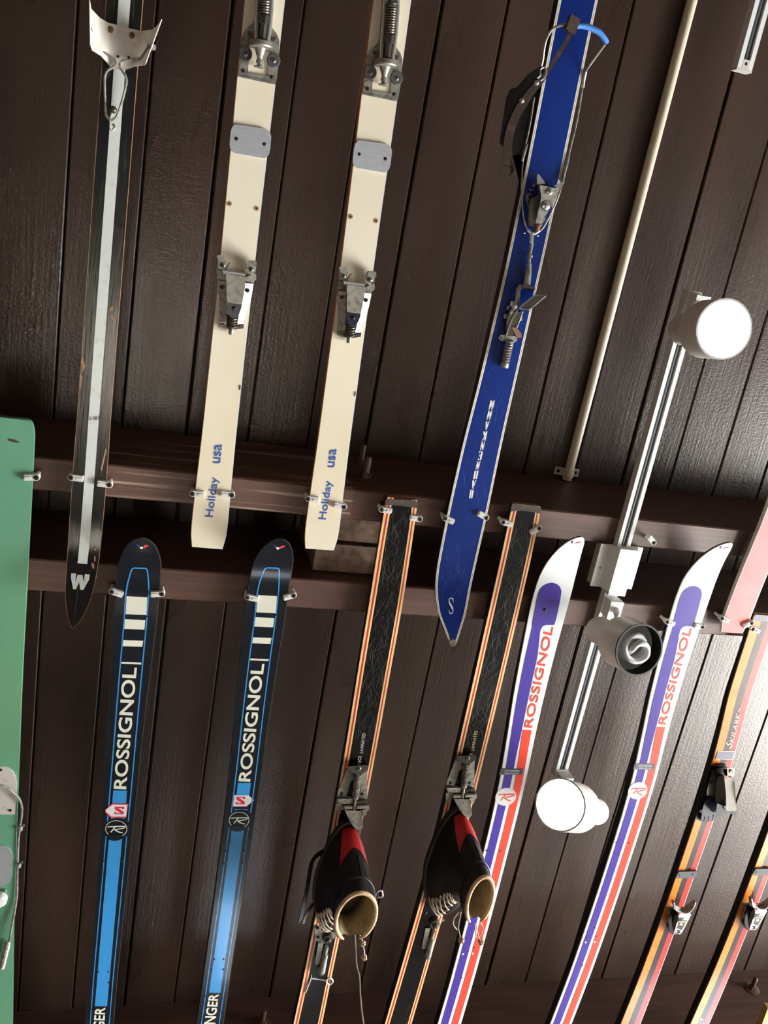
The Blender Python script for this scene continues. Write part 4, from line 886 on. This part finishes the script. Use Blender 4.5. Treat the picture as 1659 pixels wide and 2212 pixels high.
# heel unit
c = crop(1500, 1600, 11.06)
mb = MB('black_plastic'); slab_d(S, [c(*p) for p in ((390,645),(600,570),(760,590),(800,640),(560,1500),(520,1870),(440,1920),(280,1945),(120,1920),(20,1870))], -.001, .006, mb)
slab(S, [c(*p) for p in ((240,1480),(340,1330),(490,1340),(540,1500),(520,1760),(480,1880),(430,1900),(330,1925),(240,1925),(150,1900),(190,1650))], .004, .014, mb, 'navy_plastic')
bx = mb.build('heel_base', T)
mb = MB('steel_bright')
for q in ((180,1750,155,1900),(262,1820,230,1920),(350,1820,325,1925),(465,1770,430,1900)): mb.tube([S.px(*c(q[0], q[1]), .0145), S.px(*c(q[2], q[3]), .0140)], .0009, 6)
mb.pieces('tread_rib', bx)
for q in ((172,1690),(480,1700)): screw(S, c(*q), 3.6, .013, bx, 'steel_bright')
mb = MB('steel_dark'); slab(S, [c(*p) for p in ((440,715),(600,640),(800,650),(800,700),(700,800),(520,1350),(290,1310),(300,1180),(360,950))], .005, .016, mb)
slab(S, [c(*p, h) for p, h in (((560,860),.020),((700,820),.035),((715,900),.040),((755,1300),.044),((755,1560),.040),((690,1560),.032),((500,1480),.020),((510,1100),.020))], .012, .03, mb); hs = mb.build('heel_housing', T)
for q in ((470,745),(405,1000)): screw(S, c(*q), 4.0, .0175, hs, 'screw_dark')
mb = MB('pale_metal'); slab(S, [c(*p, h) for p, h in (((715,890),.046),((830,905),.050),((940,885),.052),((975,1150),.054),((1000,1600),.050),((1010,1650),.048),((960,1690),.048),((790,1685),.046),((755,1640),.046),((755,1300),.048))], .034, .05, mb); lv = mb.build('release_lever', T)  # pale colour stands in for sky reflected in the chrome lever
mb = MB('steel_dull'); slab(S, [c(*p) for p in ((785,660),(960,655),(950,850),(860,880),(790,840))], .03, .046, mb); mb.lathe(S.px(*c(880,735), .047), (0,0,-1), [(0,.005),(.001,.0045)], 16, 'steel_dark'); mb.build('pivot_block', lv)
mb = MB('black_plastic'); slab(S, [c(*p) for p in ((690,660),(785,665),(785,840),(720,830),(690,760))], .02, .038, mb); slab(S, [c(*p) for p in ((545,1520),(700,1560),(760,1680),(900,1700),(1010,1690),(1005,1830),(975,1830),(880,1740),(740,1735),(570,1825),(505,1780))], .022, .040, mb); mb.build('lever_foot', lv)
# anti-friction bar and toe unit
c = crop(1380, 1500, 4.42)
mb = MB('rubber'); slab_d(S, [c(*p) for p in ((370,1715),(385,1695),(555,1690),(562,1705),(545,1750),(365,1758),(358,1740))], -.001, .006, mb); fb = mb.build('friction_bar', T)
for q in ((395,1728),(525,1722)): screw(S, c(*q), 1.9, .0075, fb, 'steel_bright')
c = crop(1410, 1900, 12.76)
mb = MB('steel_dark'); slab(S, [c(*p) for p in ((540,780),(700,900),(720,1000),(560,1510),(500,1460),(440,1300),(440,1100),(560,860))], 0, .026, mb, 'ski_brown')
slab(S, [c(*p, h) for p, h in (((690,940),.040),((720,990),.040),((640,1300),.032),((570,1515),.024),((520,1490),.022),((600,1000),.034))], .010, .03, mb)
tu = mb.build('toe_housing', T)
mb = MB('steel_bright')
slab(S, [c(*p, h) for p, h in (((720,990),.042),((790,930),.044),((1000,890),.046),((1055,970),.046),((1000,1090),.042),((820,1430),.032),((770,1510),.028),((580,1515),.026),((640,1300),.034))], .022, .04, mb); cv = mb.build('toe_cover', T)
S.mb = MB('plate_grey'); S.poly([c(*p) for p in ((735,1125),(950,1120),(800,1400),(655,1340))], 'steel_dark', .0445); S.poly([c(*p) for p in ((760,1200),(830,1205),(820,1270),(735,1260))], 'sticker_white', .0450); S.poly([c(*p) for p in ((725,1148),(910,1150),(900,1185),(720,1178))], 'laminate_cream', .0450); S.mb.build('printed_panel', cv, recalc=False)
screw(S, c(755,1470), 4.2, .034, cv, 'steel_bright', False)
U = [(560,590,.044),(585,700,.042),(680,800,.041),(800,850,.041),(920,840,.042),(1030,770,.045),(1110,670,.048),(1155,590,.050)]
mb = MB('steel'); P = smooth_path([S.px(*c(*q[:2]), q[2]) for q in U]); n = len(P); ribbon(mb, P, Vector((0,0,1)), [.010+.012*math.sin(PI*i/(n-1)) for i in range(n)], .0035); slab(S, [c(*p) for p in ((600,740),(800,790),(1010,760),(960,880),(870,900),(720,920),(640,860))], .022, .040, mb); mb.build('toe_wing', tu)
mb = MB('steel_dull'); mb.tube([S.px(*c(*p), h) for p, h in (((440,800),.010),((480,880),.012),((450,960),.008),((410,1180),.004))], [.0055,.0036,.0022,.0026], 8); mb.tube([S.px(*c(*p), .012) for p in ((400,790),(560,780))], .004, 8); mb.build('side_arm', tu)
T2 = copy_tree(T); q1 = at(1481, 1890, 1.575); q2 = at(1645, 1884, 1.575); T2.location = T.location+(q2-q1)*1.0; T2.rotation_euler.z = 0.0
tag(T2, 'orange, brown and red striped ski with its upper end beyond the frame')

# --- green ski at the left edge
S = SG = Ski([(.4225,-.290),(.53,-.2645),(.89,-.2640),(1.16,-.2610),(1.58,-.2535),(1.87,-.2450),(2.45,-.228)], [(.4225,.078),(.425,.086),(.430,.0925),(.440,.0985),(.455,.1015),(.50,.102),(2.45,.102)], [(-3,0),(.7,0),(2.45,0)], .4225, 2.42, Ttab=[(.4,.014),(.9,.020),(2.4,.022)])
S.xc = lambda y, f_=pchip([(.4225,-.2640),(.53,-.2640),(.89,-.2640),(1.16,-.2612),(1.58,-.2538),(1.87,-.2452),(2.45,-.228)]): f_(y)
T = thing('ski', 'wide glossy green ski with a silver cable binding', 'ski', S.surf(-.262, 1.2))
S.body(T, lambda h: ([-h, h], ['ski_green']), side='ski_green', lam='ski_green')
S.poly([(17,947),(32,949),(44,956),(30,956),(18,952)], 'edge_dark'); S.done()
c = crop(0, 1630, 4.7125)
mb = MB('pale_metal'); slab_d(S, [c(*p) for p in ((-330,170),(-290,130),(20,122),(80,140),(130,180),(160,235),(168,300),(150,612),(-330,606))], -.001, .004, mb); pl = mb.build('toe_plate', T)
for q in ((103,572),(5,160)): screw(S, c(*q), 3.6, .0055, pl, 'screw_dark')
mb = MB('aluminium'); slab_d(S, [c(*p) for p in ((-270,1300),(-290,1250),(-300,1050),(-270,970),(-200,935),(20,930),(75,948),(112,990),(128,1050),(115,1250),(95,1300),(50,1330),(-10,1345),(-200,1345))], -.001, .004, mb); mb.build('foot_plate', T)
mb = MB('white_paint'); p = S.px(*c(-15,1500), .012); mb.lathe(p+Vector((0,0,.012)), (0,0,-1), [(0,.017),(.010,.017),(.016,.013),(.018,.004)], 24); hk = mb.build('heel_knob', T)
screw(S, c(45,1392), 4.6, .004, hk, 'steel', False)
mb = MB('steel_dull'); mb.tube(smooth_path([S.px(*c(*q[:2]), q[2]) for q in ((-120,300,.020),(0,312,.020),(70,335,.018),(140,390,.014),(195,450,.010),(222,530,.006),(220,620,.004),(205,720,.002),(190,850,.002),(182,1000,.002),(178,1130,.002),(175,1260,.002),(172,1430,.004),(150,1590,.006),(122,1740,.008),(98,1890,.010))]), .0026, 8); mb.build('cable', T)
mb = MB('steel'); a, b = S.px(*c(85,1900), .010), S.px(*c(15,2180), .010); dd = (b-a).length; mb.lathe(a, b-a, [(0,.004),(.004,.0062)]+[(.005+(dd-.008)*i/40, .0066+(.0005 if i % 2 else -.0005)) for i in range(41)]+[(dd,.004)], 14); mb.build('spring', T)
mb = MB('steel')
for q in ((205,742),(188,1118)):
    p = S.px(*c(*q), .001); mb.lathe(p, (0,1,0), [(-.006,.0062),(.006,.0062)], 12); mb.tube([p, p+Vector((.008,-.006,0))], .0028, 8)
mb.pieces('cable_guide', T, [[0, 1], [2, 3]])
# --- corner of an ochre ski at the lower right
mb = MB('ochre'); P = [at(1646, 2212, ZS), at(1659, 2178, ZS), at(1700, 2178, ZS), at(1700, 2260, ZS), at(1627, 2260, ZS)]
mb.hull([p+Vector((0,0,.02)) for p in P], P); P2 = [p+Vector((0,0,-.0006)) for p in (at(1653, 2214, ZS), at(1664, 2190, ZS), at(1700, 2190, ZS), at(1700, 2258, ZS), at(1636, 2258, ZS))]
mb.add(P2, [list(range(5))], 'stripe_white')
tag(mb.build('ski'), 'ochre-edged ski of which just a corner shows beyond the orange skis', 'ski')

# ------------------------------------------------------------------ boots
BOOT = [(0,1.2600,1.5470,.0450),(.020,1.2590,1.5480,.0485),(.045,1.2610,1.5360,.0500),(.065,1.2680,1.506,.0478),(.082,1.2760,1.466,.0452),(.100,1.2840,1.440,.0440),(.130,1.2950,1.428,.0440),(.168,1.3100,1.442,.0455)]
BK, BF, BH = (pchip([(q[0], q[i]) for q in BOOT]) for i in (1, 2, 3))
def make_boot(S, T0, M, label, extra):
    """M maps boot space (x across, y along, h up from the ski) to the room"""
    def B(a, h, inset=0):
        y0, y1, hw = BK(h)+inset, BF(h)-inset, BH(h)-inset
        cy = math.cos(a); foot = max(0, 1-h/.09); u = (1-cy)/2     # u: 0 toe, 1 heel
        xs = hw*math.sin(a)*(1-.24*foot*max(0, (u-.45)/.55)) * (1-.10*foot*max(0, (.25-u)/.25))
        return M(xs, y0+(y1-y0)*(1-u), h)
    def D(a, h, inset=0):      # the shaft drops at the front, between the collar's two ends
        a_ = (a+PI) % (2*PI)-PI
        return B(a, h-max(0, h-.095)*.38*math.exp(-(a_/.42)**4), inset)
    n = 72; A = [2*PI*i/n for i in range(n)]
    B0 = thing('ski_boot', label, 'boot', M(0, 1.40, 0), 'pair of leather ski boots')
    mb = MB('sole'); mb.loft([[B(a, 0, -.001) for a in A], [B(a, .010, -.004) for a in A], [B(a, .018, -.004) for a in A], [B(a, .020, 0) for a in A]]); mb.build('sole', B0)
    mb = MB('leather_black'); hs = [.016+.152*i/22 for i in range(23)]; mb.loft([[D(a, h) for a in A] for h in hs], (False, False)); up = mb.build('upper', B0, smooth=60)
    mb = MB('lining'); mb.loft([[D(a, h, .006) for a in A] for h in (.168,.15,.13,.11,.09,.07)], (False, True)); mb.build('lining', B0, smooth=60)
    mb = MB('leather_tan'); g = .42; mb.tube([B(g+(2*PI-2*g)*i/60, .170, .002) for i in range(61)], [.0022+.0026*min(1, 6*math.sin(PI*i/60)) for i in range(61)], 10); mb.build('collar', B0)
    mb = MB('lining'); mb.loft([[B(u*.8, h, .0065+.001*abs(u)) for u in [k/6-1 for k in range(13)]] for h in (.085,.11,.13,.150,.162)], (False, False), False); mb.build('tongue', B0, smooth=60)
    mb = MB('leather_black'); mb.tube([B(2*PI*i/48, .143+.004*math.cos(2*PI*i/48), -.0012) for i in range(48)], .0024, 8, closed=True); mb.build('ankle_welt', up)
    mb = MB('leather_black'); mb.tube([B(PI+.22, h, -.0006) for h in [.09+.05*i/8 for i in range(9)]], .0014, 6); mb.tube([B(PI-.15, h, -.0006) for h in [.09+.05*i/8 for i in range(9)]], .0014, 6); mb.pieces('back_stay', up)
    mb = MB('leather_red'); rows = []
    for i in range(13):
        row = []
        for j in range(13):
            u = j/12*2-1; top = .078+.022*abs(u)**1.6; h = .030+(top-.030)*i/12; half = .36+.50*((h-.03)/.08)
            row.append(B(PI+u*half, h, -.0014))
        rows.append(row)
    mb.loft(rows, (False, False), False); mb.build('heel_patch', B0, smooth=60)
    mb = MB('lace'); L = [((1.5+.05*i), .055+.0085*i) for i in range(6)]
    for i in range(7):
        h0, h1 = .040+.0085*i, .052+.0090*i
        mb.tube([B(-(.95-.02*i)+(.75)*t, h0+(h1-h0)*t, -.004-.003*math.sin(PI*t)) for t in [k/8 for k in range(9)]], .0016, 6)
        mb.tube([B(-(.95-.02*i)+(.75)*t, h1+.004-(h1-h0)*t*.8, -.0055-.003*math.sin(PI*t)) for t in [k/8 for k in range(9)]], .0016, 6)
    mb.build('laces', B0)
    mb = MB('leather_black'); mb.loft([[B(-1.0+.12*0, .036+.06*i/8, -.0025), B(-.93, .036+.06*i/8, -.0035)] for i in range(9)], (False, False), False); mb.build('eyelet_flap', up)
    for nm, m_, pts, rr in extra:
        mb = MB(m_)
        if nm == 'pom_pom': mb.ball(S.px(*pts[0][:2], pts[0][2]), rr, jitter=.22, n=14)
        elif nm == 'strap': ribbon(mb, smooth_path([S.px(*q[:2], q[2]) for q in pts]), Vector((1, 0, .5)), rr, .0025)
        else: mb.tube(smooth_path([S.px(*q[:2], q[2]) for q in pts]), rr, 7)
        mb.build(nm, B0)
    return B0
c = crop(640, 1800, 7.9)
def M1(x, y, h): return Vector((.5045+x*(1.12-.12*min(1, h/.10))-.004*max(0, 1-h/.06)+.025*h, y, S1z(y)-h+ZC))
S1z = lambda y: SR.z(min(y/.971, 2.4))
make_boot(SR, TR, M1, 'black leather ski boot with red heel patch and a wide open collar', [
    ('cord', 'cord', [(766,2014,.12),(768,2050,.125),(770,2085,.13),(776,2110,.14),(778,2150,.15),(782,2190,.16),(787,2225,.17)], .0023),
    ('lace_end', 'lace', [(772,2008,.14),(778,2020,.14),(783,2034,.14),(786,2050,.14),(788,2064,.14)], .0013),
    ('pom_pom', 'pom', [(783.5,2038,.14)], .0068), ('pom_pom', 'pom', [(786.5,2068,.14)], .0068),
    ('strap', 'leather_black', [c(470,310,.030),c(350,380,.040),c(265,500,.046),c(225,700,.046),c(185,950,.046),c(130,1200,.046),c(80,1420,.046),c(62,1520,.046)], .0105),
    ('strap', 'leather_black', [c(110,1540,.046),c(180,1370,.038),c(290,1200,.030)], .008),
    ('buckle', 'steel_bright', [c(1360,1060,.140),c(1380,1000,.142),c(1455,975,.144),c(1470,1080,.144),c(1390,1095,.142)], .0022)])
c = crop(890, 1840, 8.505)
ang2 = ang
def M2(x, y, h):
    p = Vector((.5045+x*(1.12-.45*min(1, h/.168)), y, 0)); q = rot @ p+off
    return Vector((q.x+.15*h-.004, q.y-.006, SQ.z(min(q.y/.971, 2.4))-h+ZC))
make_boot(SQ, TQ, M2, 'black leather ski boot with red heel patch, narrow collar and two dangling tassels', [
    ('lace_end', 'lace', [c(900,1110,.10),c(870,1250,.12),c(855,1400,.12),c(885,1560,.12)], .0013), ('lace_end', 'lace', [c(860,1110,.10),c(775,1220,.11),c(760,1340,.11),c(825,1430,.11)], .0015),
    ('pom_pom', 'pom', [c(905,1625,.12)], .0072), ('lace_end', 'lace', [c(1160,1310,.14),c(1170,1500,.14),c(1200,1565,.14),c(1280,1480,.14),c(1300,1370,.14),c(1250,1290,.14)], .0015),
    ('lace_end', 'lace', [c(1175,1330,.14),c(1210,1500,.14),c(1250,1620,.14)], .0013), ('pom_pom', 'pom', [c(1270,1650,.14)], .0072)])

# ------------------------------------------------------------------ track lighting, conduit
def track(name, label, x, y0, y1, cap0=True):
    T = thing(name, label, 'track', (x, (y0+y1)/2, ZU+ZC), 'lighting track')
    z0, z1 = ZU-.019+ZC, ZU+ZC; w = .0165; g = .0075; mb = MB('enamel')
    prof = [(-w, z1), (-w, z0), (-g, z0), (-g, z0+.011), (g, z0+.011), (g, z0), (w, z0), (w, z1)]
    mb.hull([(x+px_, y0, z) for px_, z in prof], [(x+px_, y1, z) for px_, z in prof]); mb.build('rail', T)
    mb = MB('groove'); mb.box((x-g, y0+.001, z0+.0065), (x+g, y1-.001, z0+.0112)); mb.build('channel_insert', T)
    mb = MB('groove'); mb.box((x-.0012, y0+.001, z0+.003), (x+.0012, y1-.001, z0+.007)); mb.build('conductor', T)
    if cap0:
        for yy, s_ in ((y1, 1),) if cap0 == 1 else ((y0, -1),):
            mb = MB('enamel_warm'); mb.box((x-w-.0004, min(yy, yy+.004*s_), z0-.0004), (x+w+.0004, max(yy, yy+.004*s_), z1)); mb.box((x-g, min(yy, yy-.016*s_), z0-.0002), (x+g, max(yy, yy-.016*s_), z0+.006)); mb.lathe((x, yy-.009*s_, z0-.0002), (0,0,-1), [(0,.003),(.0003,.0028)], 12, 'screw_dark'); mb.build('end_cap', T)
    return T
ZT = ZU-.019
pA, pB = at(1455+17, 640, ZT), at(1335, 1180, ZT)
xt = 1.0360*ZT/ZS
track('lighting_track', 'white lighting track crossing the beams down from the upper lit lamp', xt, at(1470, 628, ZT).y, .640, 2)
pC = at(1222, 1660, ZT)
track('lighting_track', 'white lighting track below the feed box, ending at the lower lit lamp', xt+.002, .648, pC.y+.02, 1)
track('lighting_track', 'short capped end of a white lighting track holding no lamp', 1.0155*ZT/1.63, -1.05, at(1612, 150, ZT).y, 1)
# power feed box between the two tracks
c = crop(1240, 1150, 6.705)
T = thing('feed_box', 'white power feed box joining the two tracks over the gap between beams', 'box', (xt, .644, ZU+ZC))
zf, zm = ZU-.037, ZU-.014
y0, y1 = at(1343, 1190, zf).y-.004, at(1325, 1285, zf).y+.002; xm = xt+.004
prof = [(-.058, zm), (-.034, zm), (-.021, zf), (.023, zf), (.036, zm), (.050, zm), (.050, zm+.003), (-.058, zm+.003)]
mb = MB('enamel'); mb.hull([(xm+a, y0, z+ZC) for a, z in prof], [(xm+a, y1-.010, z+ZC) for a, z in prof]); mb.box((xm-.021, y1-.0105, zf+ZC), (xm+.023, y1, zm+ZC)); mb.build('cover', T)
mb = MB('enamel_warm'); mb.box((xm-.055, y0+.003, zm+.003+ZC), (xm+.047, y1-.013, ZU+.012+ZC)); mb.build('back_box', T)
mb = MB('screw'); mb.lathe((xm-.045, (y0+y1)/2, zm+ZC), (0,0,-1), [(0,.003),(.0012,.0028)], 12); mb.build('screw', T)

def lamp(label, foot_px, rear, front, lit, stem):
    """rear and front: (px, py, z) of the housing's two ends"""
    pr, pf = at(*rear), at(*front); ax = (pf-pr).normalized(); Ln = (pf-pr).length
    f0 = at(*foot_px, ZT); f0 = Vector((xt+.001, f0.y, ZT+ZC))
    T = thing('track_lamp', label, 'lamp', f0, 'white spot lamps on the track')
    mb = MB('enamel'); mb.box((f0.x-.0165, f0.y-.024, ZT-.003+ZC), (f0.x+.0165, f0.y+.024, ZT+ZC)); mb.obox(f0+Vector((.003,0,-.017)), Vector((.0165,0,0)), Vector((0,.0210,0)), Vector((0,0,.0150))); mb.build('track_adapter', T)
    s0, s1 = f0+Vector((.008,0,-.026)), at(*stem)
    mb = MB('enamel'); mb.lathe(s0, s1-s0, [(0,.011),(.004,.0085),(.006,.0075),((s1-s0).length,.0072),((s1-s0).length+.003,.005)], 16)
    q = pr+ax*(Ln*.30); mb.tube([s1, (s1+q)/2+Vector((0,0,-.002)), q], .0052, 10); mb.build('stem', T)
    rb, rf = .031, .0548; p = [(0,.0002),(.001,.012),(.004,.022),(.010,.0285),(.018,rb),(Ln*.44,rb+.001),(Ln*.47,rb+.004),(Ln*.51,rb+.013),(Ln*.57,rf-.003),(Ln*.63,rf),(Ln,rf),(Ln,rf-.0022)]
    mb = MB('enamel_warm'); mb.lathe(pr, ax, p, 40, caps=(True, False)); hd = mb.build('housing', T)
    mb = MB('enamel' if lit else 'black_plastic'); mb.lathe(pr, ax, [(Ln-.0002,rf-.0020),(Ln*.60,rf-.004),(Ln*.56,rf-.012)], 40, caps=(False, False)); mb.lathe(pr, ax, [(Ln-.003,rf+.0006),(Ln+.001,rf+.0006),(Ln+.001,rf-.0030)], 40, caps=(False, False)); mb.build('rim', T)
    if lit:
        mb = MB('lamp_glow'); mb.lathe(pr, ax, [(Ln*.60,.030),(Ln*.78,.041),(Ln*.86,.0455),(Ln*.92,.0440),(Ln*.97,.035),(Ln*.995,.020),(Ln*1.0,.0005)], 36); mb.build('bulb', T)
    else:
        mb = MB('reflector'); mb.lathe(pr, ax, [(Ln*.70,.050),(Ln*.705,.0005)], 36, caps=(False, False)); mb.lathe(pr, ax, [(Ln*.70,.0500),(Ln*.82,.0518)], 36, caps=(False, False)); mb.build('reflector', T)
        u = Vector((1, 0, 0)); u = (u-ax*u.dot(ax)).normalized(); w = ax.cross(u); P = []
        top = Ln*.97
        for k in range(73):                      # coils climbing to the top ring
            t = 2*PI*k/36-.5; P.append(pr+ax*(top-.034*(1-k/72)**1.0)+.0265*(math.cos(t)*u+math.sin(t)*w))
        for q in ((.026, -.018), (.016, -.0225), (.004, -.014), (-.001, .002), (.004, .013), (.013, .0135), (.0175, .003)): pass
        t0 = 2*PI*72/36-.5
        for k in range(1, 25):                   # the tube turns back through the middle
            a_ = t0+PI*1.0*k/24; rr = .0265-.0165*math.sin(PI/2*k/24); P.append(pr+ax*(top+.002*math.sin(PI*k/24))+rr*(math.cos(a_)*u+math.sin(a_)*w))
        c0 = P[-1]; tn = (P[-1]-P[-2]).normalized(); sd = ax.cross(tn)
        P += [c0+tn*.008+sd*.001-ax*.002, c0+tn*.014+sd*.006-ax*.010, c0+tn*.016+sd*.010-ax*.024]
        mb = MB('bulb_white'); mb.tube(P, .0066, 10); mb.lathe(pr, ax, [(Ln*.50,.021),(Ln*.66,.021),(Ln*.68,.016)], 20); mb.build('spiral_bulb', T)
    return T
lamp('lit white spot lamp at the top end of the track, by the cream conduit', (1478, 655), (1466, 711, 1.585), (1564, 711, 1.415), True, (1497, 657, 1.575))
lamp('unlit white spot lamp showing its spiral bulb, just below the feed box', (1304, 1305), (1284, 1357, 1.585), (1381, 1404, 1.410), False, (1333, 1330, 1.570))
lamp('lit white spot lamp at the lower end of the track, between the white skis', (1222, 1680), (1292, 1754, 1.570), (1210, 1738, 1.385), True, (1232, 1700, 1.575))

T = thing('conduit', 'cream plastic conduit running along the ceiling boards to the beam', 'pipe', at(1225, 1030, ZD))
xcnd = .8625*ZD/ZS*.99; zc_ = ZD-.013
xa, xb = at(1495, 0, zc_), at(1227, 1025, zc_)
mb = MB('conduit'); q = xa+(xa-xb)*.6; q2 = Vector((xb.x, .496, xb.z)); mb.tube([q, q2], .0118, 20); mb.build('pipe', T)
mb = MB('conduit'); yb_ = .478
xs = xb.x+(xa.x-xb.x)*(yb_-xb.y)/(xa.y-xb.y)
prof = [(-.034,0),(-.034,-.003),(-.0145,-.003),(-.0145,-.016),(-.010,-.024),(-.004,-.0268),(.004,-.0268),(.010,-.024),(.0145,-.016),(.0145,-.003),(.034,-.003),(.034,0)]
mb.hull([(xs+a, yb_-.010, zb+z) for a, z in prof], [(xs+a, yb_+.010, zb+z) for a, z in prof]); st = mb.build('saddle', T)
for s_ in (-1, 1):
    mb = MB('screw_dark'); mb.lathe((xs+.0245*s_, yb_, zb-.003), (0,0,-1), [(0,.0045),(.0015,.0042),(.002,.001)], 14); mb.build('screw', st)

# ------------------------------------------------------------------ plastic clips holding the skis to the beams
def make_clip():
    T = thing('mounting_clip', '', 'clip', (0, 0, 0), 'plastic clips holding the skis')
    n = 12; L, w = .0085, .0064
    out = [(-L-w*math.sin(PI*i/n), w*math.cos(PI*i/n)) for i in range(n+1)]
    ring = out+[(L+.004, -w), (L+.0055, -w*.6), (L+.0055, w*.6), (L+.004, w)]
    mb = MB('clip'); mb.loft([[(x, y, z) for x, y in ring] for z in (.006, -.004)]+[[(x*.96, y*.86, -.0058) for x, y in ring]]); mb.box((.002, -.0022, -.0072), (L+.003, .0022, -.0050)); mb.tube([(-L, 0, .025), (-L, 0, .004)], .0042, 10); mb.build('clip_body', T)
    mb = MB('screw_dark'); mb.lathe((-L, 0, -.0055), (0,0,-1), [(0,.0046),(.0012,.0045),(.0022,.003),(.0023,.0002)], 14)
    for u in (Vector((.0028,0,0)), Vector((0,.0028,0))): mb.obox((-L, 0, -.0079), u, Vector((-u.y, u.x, 0))*.22, Vector((0,0,.0003)), 'slot')
    mb.build('screw', T); return T
CL = [((70,1031),(79,1031),'on the edge of the green ski'), ((161,1032),(153.5,1031),'on the white-striped black ski, the edge towards the green ski'), ((229,1046),(236.5,1047),'on the white-striped black ski, the edge towards the cream skis'),
 ((424,1066.5),(416,1066),'on the cream ski nearer the green ski, edge towards the green'), ((493,1068),(501,1069),'on the cream ski nearer the green ski, edge towards its twin'), ((672,1078),(665.5,1077),'on the cream ski nearer the blue ski, edge towards its twin'), ((737,1093.5),(743.5,1095),'on the cream ski nearer the blue ski, edge towards the blue'),
 ((831,1101.5),(824.5,1100.5),'at the booted ski tail between cream and blue skis, cream side'), ((899,1120),(907,1121),'at the booted ski tail between cream and blue skis, blue side'), ((967,1122),(961.5,1119.5),'on the royal blue ski, the edge towards the cream skis'), ((1044,1114.5),(1050.5,1118),'on the royal blue ski, the edge towards the lighting track'),
 ((1094,1130),(1087,1128),'at the booted ski tail beside the white ski, blue ski side'), ((1158,1144.5),(1164.5,1141),'at the booted ski tail beside the white ski, white ski side'), ((249,1280),(242,1277.5),'at a blue-panelled ski tip, on the W-marked ski side'), ((342,1283),(350,1282.5),'between the blue-panelled ski tips, on the one nearer green'),
 ((541,1291),(534.5,1289.5),'between the blue-panelled ski tips, on the one nearer the boots'), ((627,1288),(634.5,1286),'at the tip of a blue-panelled ski, on the booted ski side'), ((1407,1166),(1412,1172),'alone on the upper beam beside the track, holding nothing'),
 ((1447,1345),(1441,1343),'on the white ski behind the unlit lamp, lamp side'), ((1511,1353),(1517,1354),'on the white ski behind the unlit lamp, red side'), ((1563,1337),(1559.5,1335.5),'on the corner of the red ski tail nearer the white ski'), ((1617,1348),(1623,1345.5),'on the corner of the red ski tail nearer the orange ski'), ((1630,1360),(1626,1358.5),'on the edge of an orange striped ski, beside the red tail')]
base = make_clip()
for i, (ctr, scr, lab) in enumerate(CL):
    o = base if i == 0 else copy_tree(base)
    a, b = at(*ctr, ZS-.004), at(*scr, ZS-.004); dv = a-b; o.rotation_euler.z = math.atan2(dv.y, dv.x); dn = dv.normalized()
    o.location = b+dn*.0085; o.location.z = ZS-.001+ZC
    tag(o, 'small clear plastic clip '+lab)

# ------------------------------------------------------------------ bolts in the beam faces
def bolt(label, px_, py_, Y, ln=.05):
    p = atY(px_, py_, Y); T = thing('hex_bolt', label, 'bolt', p, 'bolts through the beams')
    mb = MB('beam'); mb.lathe(p, (0,-1,0), [(0,.025),(.002,.025),(.003,.023)], 24); mb.build('washer', T)
    mb = MB('beam'); mb.lathe(p, (0,-1,0), [(.002,.0125),(.013,.0125),(.0135,.011)], 6); mb.build('nut', T)
    mb = MB('beam'); mb.lathe(p, (0,-1,0), [(.010,.0072),(ln-.004,.0072),(ln,.005)], 14); mb.build('shank', T)
bolt('painted bolt by a cream ski, the one of two nearer the ceiling boards', 778, 1005, .498); bolt('painted bolt by a cream ski, the one of two nearer the beam underside', 789, 1034, .498)
bolt('painted bolt on the far beam face between a blue-panelled ski and a booted ski', 566, 2212, 2.194); bolt('painted bolt on the far beam face beyond the orange striped skis', 1624, 2136, 2.194)
